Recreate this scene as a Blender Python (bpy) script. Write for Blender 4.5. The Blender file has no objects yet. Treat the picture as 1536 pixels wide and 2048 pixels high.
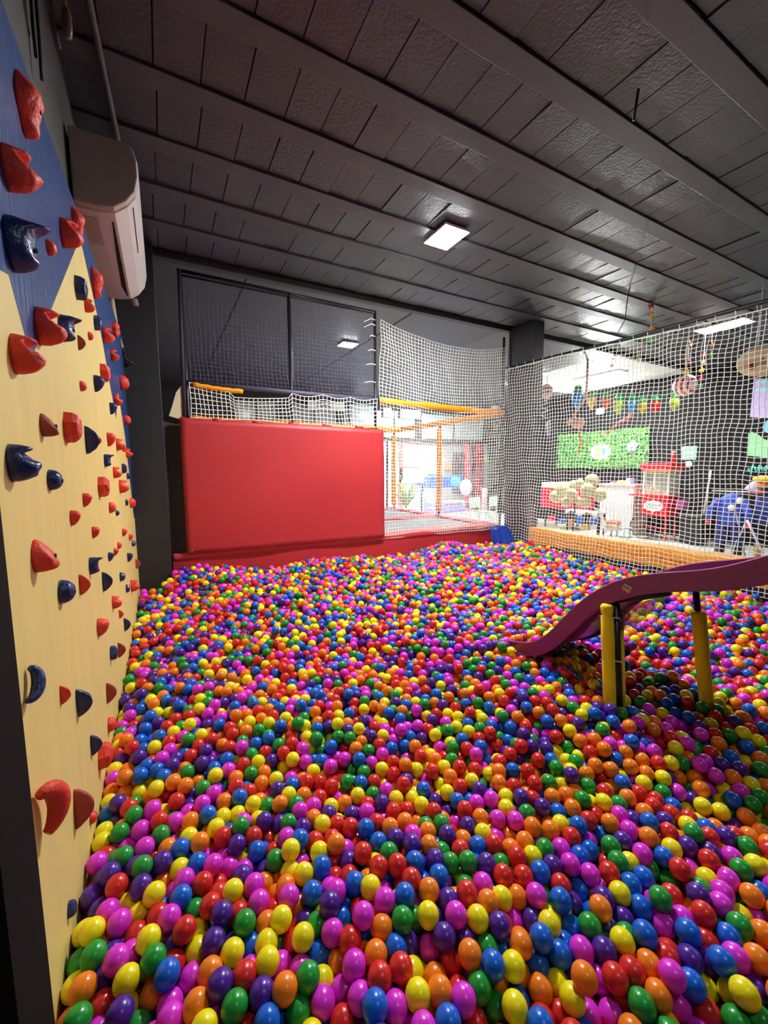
import bpy, bmesh, math, random
import numpy as np
from mathutils import Vector, Matrix

# ------------------------------------------------------------------ camera
F, CX, CY = 809.0, 768.0, 1024.0            # focal length and centre for the 1536 x 2048 frame
def _basis():
    v1 = np.array([2262-CX, CY-930, -F]); v2 = np.array([325-CX, CY-940, -F])
    x = v1/np.linalg.norm(v1); y = v2-x*(v2@x); y /= np.linalg.norm(y)
    return np.array([x, y, np.cross(x, y)])
MB_ = _basis()
S = bpy.context.scene
cam_d = bpy.data.cameras.new('camera'); cam = bpy.data.objects.new('camera', cam_d)
S.collection.objects.link(cam); S.camera = cam
cam_d.sensor_fit = 'VERTICAL'; cam_d.sensor_height = 36.0; cam_d.lens = 36.0*F/2048
cam_d.clip_start = 0.02; cam_d.clip_end = 100
cam.matrix_world = Matrix([list(MB_[0])+[0], list(MB_[1])+[0], list(MB_[2])+[0], [0, 0, 0, 1]])

# ------------------------------------------------------------------ world, lights, exposure
S.view_settings.view_transform = 'Standard'; S.view_settings.look = 'None'
S.view_settings.exposure = 1.1; S.view_settings.gamma = 1.0; S.view_settings.use_curve_mapping = False
w = bpy.data.worlds.new('world'); S.world = w; w.use_nodes = True
w.node_tree.nodes['Background'].inputs[0].default_value = (0.75, 0.78, 0.9, 1)
w.node_tree.nodes['Background'].inputs[1].default_value = 0.03
CEIL, FLOOR = 2.315, -1.75
def area(name, loc, sx, sy, power, col=(.95, .98, 1), rot=(0, 0, 0)):
    l = bpy.data.lights.new(name, 'AREA'); l.shape = 'RECTANGLE'; l.size = sx; l.size_y = sy
    l.energy = power; l.color = col
    o = bpy.data.objects.new(name, l); o.location = loc; o.rotation_euler = rot
    S.collection.objects.link(o); return o
PANEL_E = 385.0
area('pit_fill_behind', (1.6, -0.9, 2.27), .3, .3, 9)  # unseen fill added behind the camera to lift the near balls
area('hall_fill_near', (9.6, -0.3, 2.25), .4, 1.2, 45)  # extra out-of-view light added to brighten the hall
area('hall_panel_light_mid', (9.8, 6.6, 2.22), .4, 1.2, 80)
area('flood_lamp_light', (11.38, 7.69, 1.66), .25, .2, 100, (.97, .99, 1), (0, math.radians(104), 0))
area('mall_fill', (8.2, 10.6, 2.2), 1.5, 1.5, 170)  # unseen fill added to brighten the mall
area('mall_fill_far', (8.5, 13.6, 2.2), 3, 1.4, 260)  # second added fill, for the far end of the mall
area('purple_tint_fill', (.6, 8.5, 1.0), .3, .3, 14, (.45, .2, 1))  # unseen light added to tint the back ceiling purple

# ------------------------------------------------------------------ helpers
def ray(px, py): return MB_ @ np.array([px-CX, CY-py, -F])
def at(px, py, x=None, y=None, z=None):
    r = ray(px, py)
    k = x/r[0] if x is not None else (y/r[1] if y is not None else z/r[2])
    return Vector(r*k)
def proj(p):
    c = MB_.T @ np.array(p, float); return CX-F*c[0]/c[2], CY+F*c[1]/c[2], -c[2]
def lin(c): return tuple(((v/255)/12.92 if v/255 <= .04045 else ((v/255+.055)/1.055)**2.4) for v in c)+(1,)
MATS = {}
def mat(name, rgb, rough=.5, metal=0, spec=.5, noise=0, nscale=8, bump=0, bscale=60, emis=0, trans=0, alpha=1, coat=0, linear=False):
    if name in MATS: return MATS[name]
    m = bpy.data.materials.new(name); m.use_nodes = True; nt = m.node_tree; b = nt.nodes['Principled BSDF']
    c = rgb if linear else lin(rgb)
    b.inputs['Base Color'].default_value = c; b.inputs['Roughness'].default_value = rough
    b.inputs['Metallic'].default_value = metal; b.inputs['Specular IOR Level'].default_value = spec
    b.inputs['Transmission Weight'].default_value = trans; b.inputs['Alpha'].default_value = alpha
    b.inputs['Coat Weight'].default_value = coat
    if emis:
        b.inputs['Emission Color'].default_value = c; b.inputs['Emission Strength'].default_value = emis
    if noise or bump:
        tc = nt.nodes.new('ShaderNodeTexCoord')
    if noise:
        n = nt.nodes.new('ShaderNodeTexNoise'); n.inputs['Scale'].default_value = nscale; n.inputs['Detail'].default_value = 5
        nt.links.new(tc.outputs['Object'], n.inputs['Vector'])
        mx = nt.nodes.new('ShaderNodeMix'); mx.data_type = 'RGBA'
        mx.inputs[6].default_value = tuple(max(0, v*(1-noise)) for v in c[:3])+(1,)
        mx.inputs[7].default_value = tuple(min(1, v*(1+noise)) for v in c[:3])+(1,)
        nt.links.new(n.outputs['Fac'], mx.inputs[0]); nt.links.new(mx.outputs[2], b.inputs['Base Color'])
    if bump:
        n = nt.nodes.new('ShaderNodeTexNoise'); n.inputs['Scale'].default_value = bscale; n.inputs['Detail'].default_value = 4
        nt.links.new(tc.outputs['Object'], n.inputs['Vector'])
        bp = nt.nodes.new('ShaderNodeBump'); bp.inputs['Strength'].default_value = bump; bp.inputs['Distance'].default_value = .01
        nt.links.new(n.outputs['Fac'], bp.inputs['Height']); nt.links.new(bp.outputs['Normal'], b.inputs['Normal'])
    MATS[name] = m; return m

class MB:
    """collects shapes and links them as ONE mesh object"""
    def __init__(s): s.v = []; s.f = []; s.mi = []; s.sm = []
    def add(s, vs, fs, mi=0, smooth=False):
        o = len(s.v); s.v += [tuple(v) for v in vs]
        for f in fs: s.f.append(tuple(i+o for i in f)); s.mi.append(mi); s.sm.append(smooth)
        return s
    def box(s, a, b, mi=0, M=None):
        x0, y0, z0 = a; x1, y1, z1 = b
        vs = [Vector(p) for p in ((x0,y0,z0),(x1,y0,z0),(x1,y1,z0),(x0,y1,z0),(x0,y0,z1),(x1,y0,z1),(x1,y1,z1),(x0,y1,z1))]
        if M is not None: vs = [M @ v for v in vs]
        return s.add(vs, [(0,3,2,1),(4,5,6,7),(0,1,5,4),(1,2,6,5),(2,3,7,6),(3,0,4,7)], mi)
    def rings(s, rs, mi=0, smooth=True, cap=True, closed=True):
        n = len(rs[0]); vs = [p for r in rs for p in r]; fs = []
        for k in range(len(rs)-1):
            for i in range(n if closed else n-1):
                j = (i+1) % n; fs.append((k*n+i, k*n+j, (k+1)*n+j, (k+1)*n+i))
        if cap: fs.append(tuple(range(n-1, -1, -1))); fs.append(tuple((len(rs)-1)*n+i for i in range(n)))
        return s.add(vs, fs, mi, smooth)
    def tube(s, pts, r, n=10, mi=0, smooth=True, cap=True, sq=None):
        pts = [Vector(p) for p in pts]; rs = []
        rad = r if isinstance(r, (list, tuple)) else [r]*len(pts)
        t0 = (pts[1]-pts[0]).normalized(); up = Vector((0,0,1)) if abs(t0.z) < .9 else Vector((1,0,0))
        a = t0.cross(up).normalized()
        for i, p in enumerate(pts):
            t = (pts[min(i+1, len(pts)-1)]-pts[max(i-1, 0)]).normalized()
            a = (a-t*a.dot(t)).normalized(); b = t.cross(a)
            rs.append([p+(a*math.cos(q)+b*math.sin(q))*rad[i] for q in (2*math.pi*k/n+(math.pi/4 if sq else 0) for k in range(n))])
        return s.rings(rs, mi, smooth, cap)
    def lathe(s, prof, n=20, c=(0,0,0), mi=0, M=None, smooth=True):
        rs = []
        for r, z in prof:
            ring = [Vector((r*math.cos(2*math.pi*k/n), r*math.sin(2*math.pi*k/n), z)) for k in range(n)]
            if M is not None: ring = [M @ v for v in ring]
            rs.append([v+Vector(c) for v in ring])
        return s.rings(rs, mi, smooth)
    def ball(s, c, r, n=16, m=10, sx=1, sy=1, sz=1, mi=0):
        rs = []
        for k in range(m+1):
            a = math.pi*(k+.02)/(m+.04); rr = math.sin(a)*r; z = -math.cos(a)*r
            rs.append([Vector((c[0]+rr*math.cos(q)*sx, c[1]+rr*math.sin(q)*sy, c[2]+z*sz)) for q in (2*math.pi*i/n for i in range(n))])
        return s.rings(rs, mi, True)
    def prism(s, poly, ext, mi=0):
        """poly: list of 3-D points, ext: extrusion vector"""
        ext = Vector(ext); p = [Vector(q) for q in poly]; n = len(p)
        vs = p+[q+ext for q in p]; fs = [tuple(range(n-1, -1, -1)), tuple(range(n, 2*n))]
        fs += [(i, (i+1) % n, n+(i+1) % n, n+i) for i in range(n)]
        return s.add(vs, fs, mi)
    def build(s, name, mats, parent=None, bevel=0, fix=True, seg=2):
        me = bpy.data.meshes.new(name); me.from_pydata(s.v, [], s.f)
        mats = mats if isinstance(mats, (list, tuple)) else [mats]
        for m in mats: me.materials.append(m)
        me.polygons.foreach_set('material_index', s.mi); me.polygons.foreach_set('use_smooth', s.sm)
        me.update()
        if fix:
            bm = bmesh.new(); bm.from_mesh(me); bmesh.ops.recalc_face_normals(bm, faces=bm.faces); bm.to_mesh(me); bm.free()
        o = bpy.data.objects.new(name, me); S.collection.objects.link(o)
        if bevel:
            md = o.modifiers.new('bevel', 'BEVEL'); md.width = bevel; md.segments = seg; md.limit_method = 'ANGLE'; md.angle_limit = .6
        if parent is not None:
            o.parent = parent; o.matrix_parent_inverse = parent.matrix_world.inverted() if False else Matrix.Translation(-Vector(parent.location))
        return o
def tag(o, label, cat, group=None, kind=None):
    o['label'] = label; o['category'] = cat
    if group: o['group'] = group
    if kind: o['kind'] = kind
    return o
def thing(name, label, cat, loc=(0, 0, 0), group=None):
    o = bpy.data.objects.new(name, None); o.location = loc; o.empty_display_size = .1
    S.collection.objects.link(o); return tag(o, label, cat, group)
def struct(o): o['kind'] = 'structure'; return o
R = random.Random(7)
PI = math.pi

M_black = mat('black paint', (38, 37, 38), .55, noise=.15, nscale=5, bump=.15, bscale=120)
M_ceil = mat('dark grey ceiling paint', (58, 60, 69), .42, noise=.45, nscale=2.2, bump=.4, bscale=50)
M_beam = mat('grey beam paint', (66, 68, 76), .5, noise=.2, nscale=3, bump=.1, bscale=80)
M_smooth = mat('smooth dark ceiling zone', (54, 50, 55), .45, noise=.1, nscale=2)
M_white_c = mat('white ceiling zone', (205, 205, 200), .5, noise=.05, nscale=2)
M_gap = mat('joint black', (12, 11, 12), .9)
M_greywall = mat('olive grey wall paint', (76, 74, 69), .6, noise=.1, nscale=4, bump=.1)
M_steel = mat('dark steel pipe', (52, 48, 52), .4, .6)
M_red = mat('red vinyl', (182, 44, 48), .5, noise=.08, nscale=2, bump=.06, bscale=200)
M_redpad = mat('red pad vinyl', (200, 66, 68), .45, bump=.05, bscale=100)
M_yfoam = mat('yellow foam sleeve', (245, 160, 5), .6, bump=.2, bscale=90)
M_yfoam2 = mat('bright yellow foam', (252, 226, 16), .8, bump=.3, bscale=160)
M_net = mat('white net cord', (235, 235, 225), .7)
M_netp = mat('lavender grey net cord', (88, 80, 118), .7)
M_floor = mat('pale hall floor', (190, 192, 185), .35, noise=.06, nscale=1.5)
M_white = mat('white plastic', (232, 232, 228), .4)
M_blackm = mat('black matt', (22, 22, 24), .5)
M_chrome = mat('bright metal', (190, 190, 195), .25, .9)

# ------------------------------------------------------------------ the room
X0, X1, Y0, YB, YF = -.40, 11.5, -2.2, 5.2, 15.07
XW = -.385
mb = MB()
mb.box((XW-.15, Y0, FLOOR-.3), (XW, YF, CEIL+.3)); struct(mb.build('wall_left', M_greywall))
mb = MB(); mb.box((XW-.15, Y0-.15, FLOOR-.3), (X1+.15, Y0, CEIL+.3)); struct(mb.build('wall_near', M_black))
mb = MB(); mb.box((X1, Y0, FLOOR-.05), (X1+.15, 12.4, CEIL+.3))
for k in range(26):  # corrugated cladding battens on the black wall
    mb.box((X1-.012, Y0+.2+k*.27, FLOOR), (X1, Y0+.26+k*.27, CEIL))
struct(mb.build('wall_right', mat('matt black cladding', (20, 20, 22), .8, spec=.2)))
mb = MB(); mb.box((XW-.15, YF, FLOOR-.05), (X1+4, YF+.15, CEIL+.3)); struct(mb.build('wall_far', mat('mall wall paint', (196, 205, 203), .5, noise=.05)))
mb = MB(); mb.box((XW-.15, Y0, FLOOR-.12), (X1+.15, YF, FLOOR)); struct(mb.build('floor', M_floor))

# ceiling: inverted-T slab with infill blocks, beams every 0.55 m
mb = MB(); mb.box((XW, Y0, CEIL+.05), (X1, YB+.02, CEIL+.3), 1)
beams = [1.345-.548*k for k in range(0, 7)]+[1.345+.5475*k for k in range(1, 8)]
beams = sorted(b for b in beams if b > Y0)
rr = random.Random(3)
for i, b in enumerate(beams[:-1]):
    ya, yb = b+.074, beams[i+1]-.074
    if ya > YB: break
    x = XW-rr.random()*.1
    while x < X1:
        wd = .252+rr.uniform(-.004, .004); g = .004 if rr.random() < .75 else .001
        z = CEIL+.008+rr.uniform(0, .008)
        if yb-ya > .1:
            mb.box((max(x+g, XW), ya+.004, z), (min(x+wd-g, X1), min(yb, YB)-.004, CEIL+.06), 0)
            for q in range(4): v = mb.v[-8+q]; mb.v[-8+q] = (v[0], v[1], v[2]+rr.uniform(-.004, .004))
        x += wd
struct(mb.build('ceiling', [M_ceil, M_gap]))
for b in beams:
    if b < YB-.1:
        struct(MB().box((XW, b-.072, CEIL-.006), (X1, b+.072, CEIL+.06)).build('trim_1', M_beam, bevel=.004))
# black edge beam at the end of the ribbed slab
struct(MB().box((XW, YB-.05, CEIL-.05), (X1, YB+.06, CEIL+.2)).build('trim_2', M_black, bevel=.01))
mb = MB().box((XW, YB+.06, CEIL), (5.2, 12.5, CEIL+.2))
for x in (1.02, 3.4): mb.box((x, YB+.06, CEIL-.004), (x+.02, 12.4, CEIL), 1)
struct(mb.build('ceiling', [M_smooth, M_gap]))
struct(MB().box((5.2, YB+.06, CEIL), (8.3, 12.5, CEIL+.2)).build('ceiling', mat('mid grey ceiling zone', (82, 82, 85), .5, noise=.05, nscale=2)))  # back ceiling tone set by zone: dark, mid grey, white
struct(MB().box((8.3, YB+.06, CEIL), (X1, 8.6, CEIL+.2)).build('ceiling', M_white_c))
struct(MB().box((8.3, 8.6, CEIL), (X1, 12.5, CEIL+.2)).build('ceiling', MATS['mid grey ceiling zone']))
struct(MB().box((XW, 12.5, CEIL), (X1+4, YF, CEIL+.2)).build('ceiling', M_white_c))
# columns
tagc = struct(MB().box((XW, 5.0, FLOOR), (.035, 5.22, CEIL)).build('wall_column', M_black, bevel=.006))
struct(MB().box((.035, 5.24, FLOOR), (.235, 5.34, .63)).build('trim_3', mat('charcoal board', (58, 60, 60), .7, noise=.1)))
struct(MB().box((5.24, 4.66, FLOOR), (5.46, 5.2, CEIL)).build('wall_pillar', mat('pillar black', (42, 41, 44), .5, noise=.1), bevel=.006))
# bulkhead with windows across the far end of the trampoline zone
mb = MB(); yb = 12.4
zt, zb, zw0, zw1 = CEIL, .95, 1.05, 1.98
xs = [XW, .9, 2.0, 2.45, 3.95, 4.35, 5.1, 5.25, 6.0, 6.2, 8.3, 8.5, X1]
mb.box((XW, yb, zw1), (X1, yb+.15, zt)); mb.box((XW, yb, zb), (X1, yb+.15, zw0))
wins = [(1.9, 3.15), (3.5, 5.05), (5.25, 6.15), (6.3, 8.1), (8.3, 11.3)]
edges = [XW]+[v for w_ in wins for v in w_]+[X1]
for a, b in zip(edges[0::2], edges[1::2]): mb.box((a, yb, zw0), (b, yb+.15, zw1))
struct(mb.build('wall_bulkhead', M_black))
M_pane = mat('frosted window glass', (150, 158, 158), .15, noise=.06, nscale=2)
for i, (a, b) in enumerate(wins):
    f = struct(MB().box((a, yb+.04, zw0), (b, yb+.06, zw1)).build('window_%d' % (i+1), M_pane))
    g = MB()
    for q in (a, b-.04, (a+b)/2-.02): g.box((q, yb+.02, zw0), (q+.04, yb+.08, zw1))
    g.box((a, yb+.02, zw0), (b, yb+.08, zw0+.04)); g.build('window_frame', M_steel, f)
# ------------------------------------------------------------------ climbing wall
NB = Vector((1, -.055/3.79, 0)).normalized()            # board plane, very slightly turned into the room
PB = Vector((-.34, 1.21, 0))
TB = Vector((.055/3.79, 1, 0)).normalized()
def onboard(px, py):
    r = Vector(ray(px, py)); return r*(PB.dot(NB)/r.dot(NB))
tips = [(0, 540), (17, 550), (62, 718), (160, 475), (188, 600), (205, 684), (232, 838), (236, 783), (250, 872)]
tp = [(0.6, 1.35), (1.0, .75)]
for p in tips:
    q = onboard(*p); tp.append(((q-PB).dot(TB)+1.21, q.z))
tp.append((tp[-1][0]+.35, -.5)); tp = sorted(tp)
ytop = 5.0
# painted board: blue zig-zag over yellow, one face grid split along the paint edge
def fz(y):
    for a, b in zip(tp[:-1], tp[1:]):
        if a[0] <= y <= b[0]: return a[1]+(b[1]-a[1])*(y-a[0])/(b[0]-a[0])
    return tp[-1][1]
M_yel = mat('painted plywood yellow', (224, 200, 122), .5, noise=.1, nscale=6, bump=.12, bscale=25)
M_blu = mat('painted plywood blue', (26, 60, 118), .34, noise=.6, nscale=7, bump=.35, bscale=18)
for m_ in (M_yel, M_blu):                                    # long vertical wood grain
    for n_ in m_.node_tree.nodes:
        if n_.type == 'TEX_NOISE':
            mp_ = m_.node_tree.nodes.new('ShaderNodeMapping'); mp_.inputs['Scale'].default_value = (1, 2.2, .3)
            tc_ = [k for k in m_.node_tree.nodes if k.type == 'TEX_COORD'][0]
            m_.node_tree.links.new(tc_.outputs['Object'], mp_.inputs['Vector']); m_.node_tree.links.new(mp_.outputs['Vector'], n_.inputs['Vector'])
board = thing('climbing_wall', 'yellow and blue painted plywood climbing wall studded with holds', 'climbing wall', (-.34, 3, FLOOR))
ys = sorted(set([1.21, ytop]+[a for a, _ in tp if 1.21 < a < ytop]))
def P(y, z, o=0): v = PB+TB*(y-1.21)+NB*o; return Vector((v.x, v.y, z))
mb = MB()
mb.prism([P(1.21, FLOOR), P(ytop, FLOOR), P(ytop, 1.35), P(1.21, 1.35)], -NB*.02, 0)
mb.build('plywood_sheet', M_yel, board)
mb = MB()
up, lo = [], []
for a, b in zip(ys[:-1], ys[1:]):
    za, zb_ = min(fz(a), 1.345), min(fz(b), 1.345)
    mb.prism([P(a, za, .0006), P(b, zb_, .0006), P(b, 1.35, .0006), P(a, 1.35, .0006)], -NB*.0004, 0)
mb.build('blue_paint', M_blu, board)
# black steel edge post at the near end
mb = MB().box((XW+.002, 1.0, FLOOR), (-.325, 1.21, CEIL)); tag(mb.build('edge_post', mat('post black', (20, 19, 18), .85, spec=.12, noise=.1)), 'black upright post closing the near end of the climbing wall', 'post')

M_hr = mat('red resin', (226, 58, 38), .5, bump=.5, bscale=70, noise=.12, nscale=30)
M_hn = mat('navy resin', (30, 42, 98), .3, bump=.35, bscale=60, noise=.15, nscale=25)
M_hd = mat('worn dark red resin', (160, 58, 50), .65, bump=.3, bscale=60)
def vnoise(seed):
    r_ = random.Random(seed); ph = [(r_.uniform(1, 3.2), r_.uniform(1, 3.2), r_.uniform(0, 6.3), r_.uniform(0, 6.3)) for _ in range(4)]
    return lambda a, b: sum(math.sin(p[0]*a+p[2])*math.cos(p[1]*b+p[3]) for p in ph)/4
def hold_mesh(kind, h, seed):
    """local frame: x out of the wall, y along it, z up; h is the height"""
    nz = vnoise(seed); m = MB(); rr = random.Random(seed)
    wd = {'knob': .95, 'drop': .8, 'jug': .8, 'horn': .8, 'block': .8, 'moon': .62, 'long': .6, 'crescent': .7, 'bulge': .8}[kind]
    dp = {'knob': .5, 'drop': .48, 'jug': .55, 'horn': .6, 'block': .4, 'moon': .42, 'long': .3, 'crescent': .5, 'bulge': .5}[kind]
    if kind == 'crescent':
        pts = []; rad = []
        for k in range(13):
            a = math.radians(-88+k*14.7)
            pts.append((h*(.10+.16*max(0, math.cos(a))), h*(-.12+.26*math.cos(a)), h*.43*math.sin(a)))
            rad.append(h*(.06+.11*math.sin(PI*(k+.6)/13.2)))
        m.tube(pts, rad, 12)
        for v_i, v in enumerate(m.v): m.v[v_i] = (max(v[0], 0), v[1], v[2])
        return m
    N, K = (7, 4) if kind == 'block' else (26, 12)
    rs = []
    for k in range(K+1):
        t = k/K; ring = []
        ang = t*PI/2; rad = math.cos(ang)**.8 if kind != 'block' else (1, .97, .8, .55, .001)[k]
        x = math.sin(ang) if kind != 'block' else (0, .55, .85, 1, 1.0)[k]
        for i in range(N):
            q = 2*PI*i/N + (.3 if kind == 'block' else 0)
            yy, zz = math.cos(q), math.sin(q)
            X = x; Y = yy*rad*.5*wd; Z = zz*rad*.5
            if kind == 'drop': Y *= (1+.45*zz)/1.2; X *= (1+.35*zz*rad)
            if kind == 'moon': Z = Z; X = x*(.55+.45*math.cos(zz*rad*PI/2)); Y = abs(Y)*(-.25) if yy < 0 else Y
            if kind == 'jug':    # hollow scoop at the top, lip curling outward
                s = max(0, zz*rad-.0); X *= 1.15-.75*math.exp(-((Z-.2)**2)/.018)*(1 if abs(Y) < .28 else .4); X += .25*math.exp(-((Z-.42)**2)/.012)*x
            if kind == 'horn':
                X *= .62; X += .75*math.exp(-((Z-.30)**2)/.012)*x*x; Z += .16*x*x*(1 if Z > .12 else 0); X += .25*math.exp(-((Z+.34)**2)/.02)*x
            if kind == 'bulge': X *= 1-.45*zz*rad; Z -= .10*x*x
            if kind == 'long': X *= (1+.35*math.sin(9*Z)*rad); Y *= (1+.18*math.sin(7*Z+1))
            n_ = nz(Y*7+X*4, Z*7+seed)*(.06 if kind in ('knob', 'drop', 'moon') else .11)*x
            ring.append(Vector(((X*dp*(1+n_))*h, Y*(1+n_)*h, Z*(1+n_*.6)*h)))
        rs.append(ring)
    m.rings(rs, 0, kind != 'block', True); return m
HOLDS = [  # px, py, height px, colour, kind
(41,209,118,'r','long'),(12,335,92,'r','jug'),(20,488,112,'n','horn'),(124,465,60,'r','jug'),(147,446,62,'r','long'),(95,495,32,'r','knob'),
(185,565,62,'r','long'),(152,575,50,'n','block'),(170,610,30,'r','jug'),(76,652,80,'r','jug'),(121,656,58,'n','horn'),(28,708,85,'r','jug'),
(156,685,32,'d','moon'),(177,672,18,'r','knob'),(189,646,34,'n','block'),(206,670,34,'r','jug'),(225,658,32,'r','block'),(222,710,25,'r','jug'),
(202,745,40,'r','block'),(189,767,36,'n','drop'),(161,772,22,'r','knob'),(241,765,32,'r','knob'),(229,800,25,'r','jug'),(220,817,26,'n','drop'),
(250,840,22,'r','knob'),(84,850,50,'d','bulge'),(131,854,68,'r','block'),(171,880,60,'n','moon'),(191,880,26,'r','moon'),(215,879,30,'r','drop'),
(233,889,26,'r','jug'),(245,897,15,'r','block'),(252,906,20,'r','jug'),(209,921,28,'n','horn'),(227,945,25,'r','jug'),(244,937,22,'n','block'),
(254,952,14,'n','knob'),(198,973,46,'r','block'),(239,973,29,'r','jug'),(22,926,82,'n','jug'),(99,960,45,'n','knob'),(167,1000,30,'r','drop'),
(219,1015,24,'r','knob'),(232,1026,13,'n','knob'),(251,1005,14,'n','block'),(260,1006,22,'r','knob'),(142,1036,34,'r','drop'),(185,1065,26,'r','drop'),
(245,1065,18,'r','drop'),(258,1075,15,'r','drop'),(264,1087,14,'n','knob'),(235,1091,16,'r','knob'),(228,1104,17,'r','drop'),(217,1114,20,'n','drop'),
(255,1115,20,'n','drop'),(271,1128,22,'d','moon'),(70,1112,72,'r','bulge'),(180,1132,38,'n','horn'),(205,1164,44,'n','moon'),(240,1154,20,'n','knob'),
(262,1172,26,'r','jug'),(252,1177,18,'n','block'),(121,1184,52,'n','knob'),(159,1170,46,'r','moon'),(225,1205,28,'r','jug'),(238,1229,20,'r','moon'),
(248,1250,30,'n','moon'),(196,1256,40,'r','drop'),(221,1307,32,'n','block'),(236,1301,34,'d','moon'),(213,1387,44,'d','moon'),(50,1371,78,'n','crescent'),
(121,1391,43,'r','moon'),(154,1408,66,'n','moon'),(182,1492,48,'n','moon'),(199,1514,56,'r','block'),(217,1450,30,'r','knob'),(74,1622,130,'r','crescent'),
(149,1620,84,'d','moon'),(181,1636,26,'r','knob'),(137,1820,34,'n','block')]
CN = {'r': 'red', 'n': 'navy', 'd': 'dark red'}; CM = {'r': M_hr, 'n': M_hn, 'd': M_hd}
KN = {'long': 'elongated', 'jug': 'hooked', 'horn': 'horned', 'block': 'faceted', 'drop': 'teardrop', 'knob': 'rounded', 'moon': 'half-moon', 'crescent': 'crescent', 'bulge': 'bulging'}
RB = Matrix.Rotation(math.atan2(NB.y, NB.x), 4, 'Z')
hw = []
for px, py, hp, c, kd in HOLDS:
    q = onboard(px, py); d = proj(q)[2]; hw.append((q, hp*d/F*.93))
nth = {}
order = sorted(range(len(HOLDS)), key=lambda i: HOLDS[i][1])
for i in order: k = (HOLDS[i][3], HOLDS[i][4]); nth.setdefault(k, []).append(i)
words = ['topmost', 'second highest', 'third highest', 'fourth highest', 'fifth highest', 'sixth highest', 'seventh highest', 'eighth highest', 'ninth highest', 'tenth highest', 'eleventh highest', 'twelfth highest', 'thirteenth highest', 'fourteenth highest']
for i, (px, py, hp, c, kd) in enumerate(HOLDS):
    q, h = hw[i]
    j = min((k for k in range(len(HOLDS)) if k != i and abs(HOLDS[k][0]-px)+abs(HOLDS[k][1]-py) > 9), key=lambda k: (HOLDS[k][0]-px)**2+(HOLDS[k][1]-py)**2)
    dx, dy = px-HOLDS[j][0], py-HOLDS[j][1]
    rel = ('right of' if dx > 0 else 'left of') if abs(dx) > abs(dy) else ('below' if dy > 0 else 'above')
    lst = nth[(c, kd)]; r_ = lst.index(i)
    rank = 'only' if len(lst) == 1 else (words[r_] if r_ < 14 else 'lowest' if r_ == len(lst)-1 else 'number %d down' % (r_+1))
    if len(lst) > 1 and r_ == len(lst)-1: rank = 'lowest'
    t = thing('climbing_hold', '%s %s %s climbing hold, just %s a %s %s one' % (rank, CN[c], KN[kd], rel, CN[HOLDS[j][3]], KN[HOLDS[j][4]]), 'climbing hold', q, 'climbing holds on the painted wall')
    m = hold_mesh(kd, h, i); o = m.build('grip', CM[c], t); o.matrix_parent_inverse = Matrix.Identity(4)
    rot = R.uniform(-25, 25) if kd in ('block', 'knob') else R.uniform(-8, 8)
    if kd == 'long': rot = 14
    if kd == 'crescent': rot = 14 if c == 'r' else -32
    o.rotation_euler = (RB @ Matrix.Rotation(math.radians(rot), 4, 'X')).to_euler()
    if hp > 44 and kd not in ('crescent', 'moon'):
        dpt = {'knob': .5, 'drop': .46, 'jug': .45, 'horn': .42, 'block': .4, 'long': .3, 'bulge': .5}[kd]
        b = MB().lathe([(.0, 0), (.007, 0), (.007, .004), (.004, .004), (.004, .001), (0, .001)], 8, M=Matrix.Rotation(PI/2, 4, 'Y')).build('bolt', M_blackm, t)
        b.matrix_parent_inverse = Matrix.Identity(4); b.location = (h*dpt*.93, -h*.02, -h*.04)

# ------------------------------------------------------------------ air conditioner and pipes on the left wall
ac = thing('air_conditioner', 'large off-white wall air conditioner mounted above the climbing wall', 'air conditioner', (XW, 3.85, 1.57))
M_ac = mat('aged white abs', (205, 196, 190), .38, noise=.05, nscale=3)
M_acc = mat('greyish end cap', (172, 163, 152), .5, noise=.06)
prof = [(-.375, 1.985), (-.09, 1.985), (-.05, 1.965), (-.03, 1.90), (-.03, 1.80), (-.05, 1.71), (-.10, 1.64), (-.17, 1.585), (-.26, 1.57), (-.375, 1.57)]
mb = MB(); n = 14
mb.rings([[Vector((x, y, z)) for x, z in prof] for y in (3.16, 3.25, 4.0, 4.6)], 0, False)
mb.build('casing', M_ac, ac, bevel=.008)
def shrink(pr, k): return [(max(-.38, (x+.21)*k-.21), (z-1.77)*k+1.77) for x, z in pr]
mb = MB(); mb.rings([[Vector((x, 3.10, z)) for x, z in shrink(prof, .97)], [Vector((x, 3.145, z)) for x, z in shrink(prof, 1.0)]], 0, False)
mb.build('end_cap', M_acc, ac, bevel=.006)
mb = MB(); mb.rings([[Vector((x, 4.60, z)) for x, z in shrink(prof, 1.0)], [Vector((x, 4.64, z)) for x, z in shrink(prof, .95)]], 0, False)
mb.build('end_cap', M_ac, ac, bevel=.006)
mb = MB().prism([(-.072, 3.22, 1.682), (-.0765, 3.22, 1.6765), (-.074, 3.22, 1.674), (-.069, 3.22, 1.680)], (0, .62, 0)); mb.build('panel_seam', M_gap, ac)
mb = MB(); mb.rings([[Vector((-.186, y, 1.5825)), Vector((-.186-w_, y, 1.5825-w_*.16)), Vector((-.186-w_, y, 1.5805-w_*.16)), Vector((-.186, y, 1.5775))] for y, w_ in ((3.26, .008), (3.7, .024), (4.3, .036), (4.52, .008))], 0, False); mb.build('air_outlet', M_gap, ac)
mb = MB().prism([(-.115, 3.22, 1.631), (-.135, 3.22, 1.617), (-.1345, 3.22, 1.615), (-.114, 3.22, 1.629)], (0, 1.34, 0)); mb.build('louvre_edge', M_acc, ac)
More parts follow.
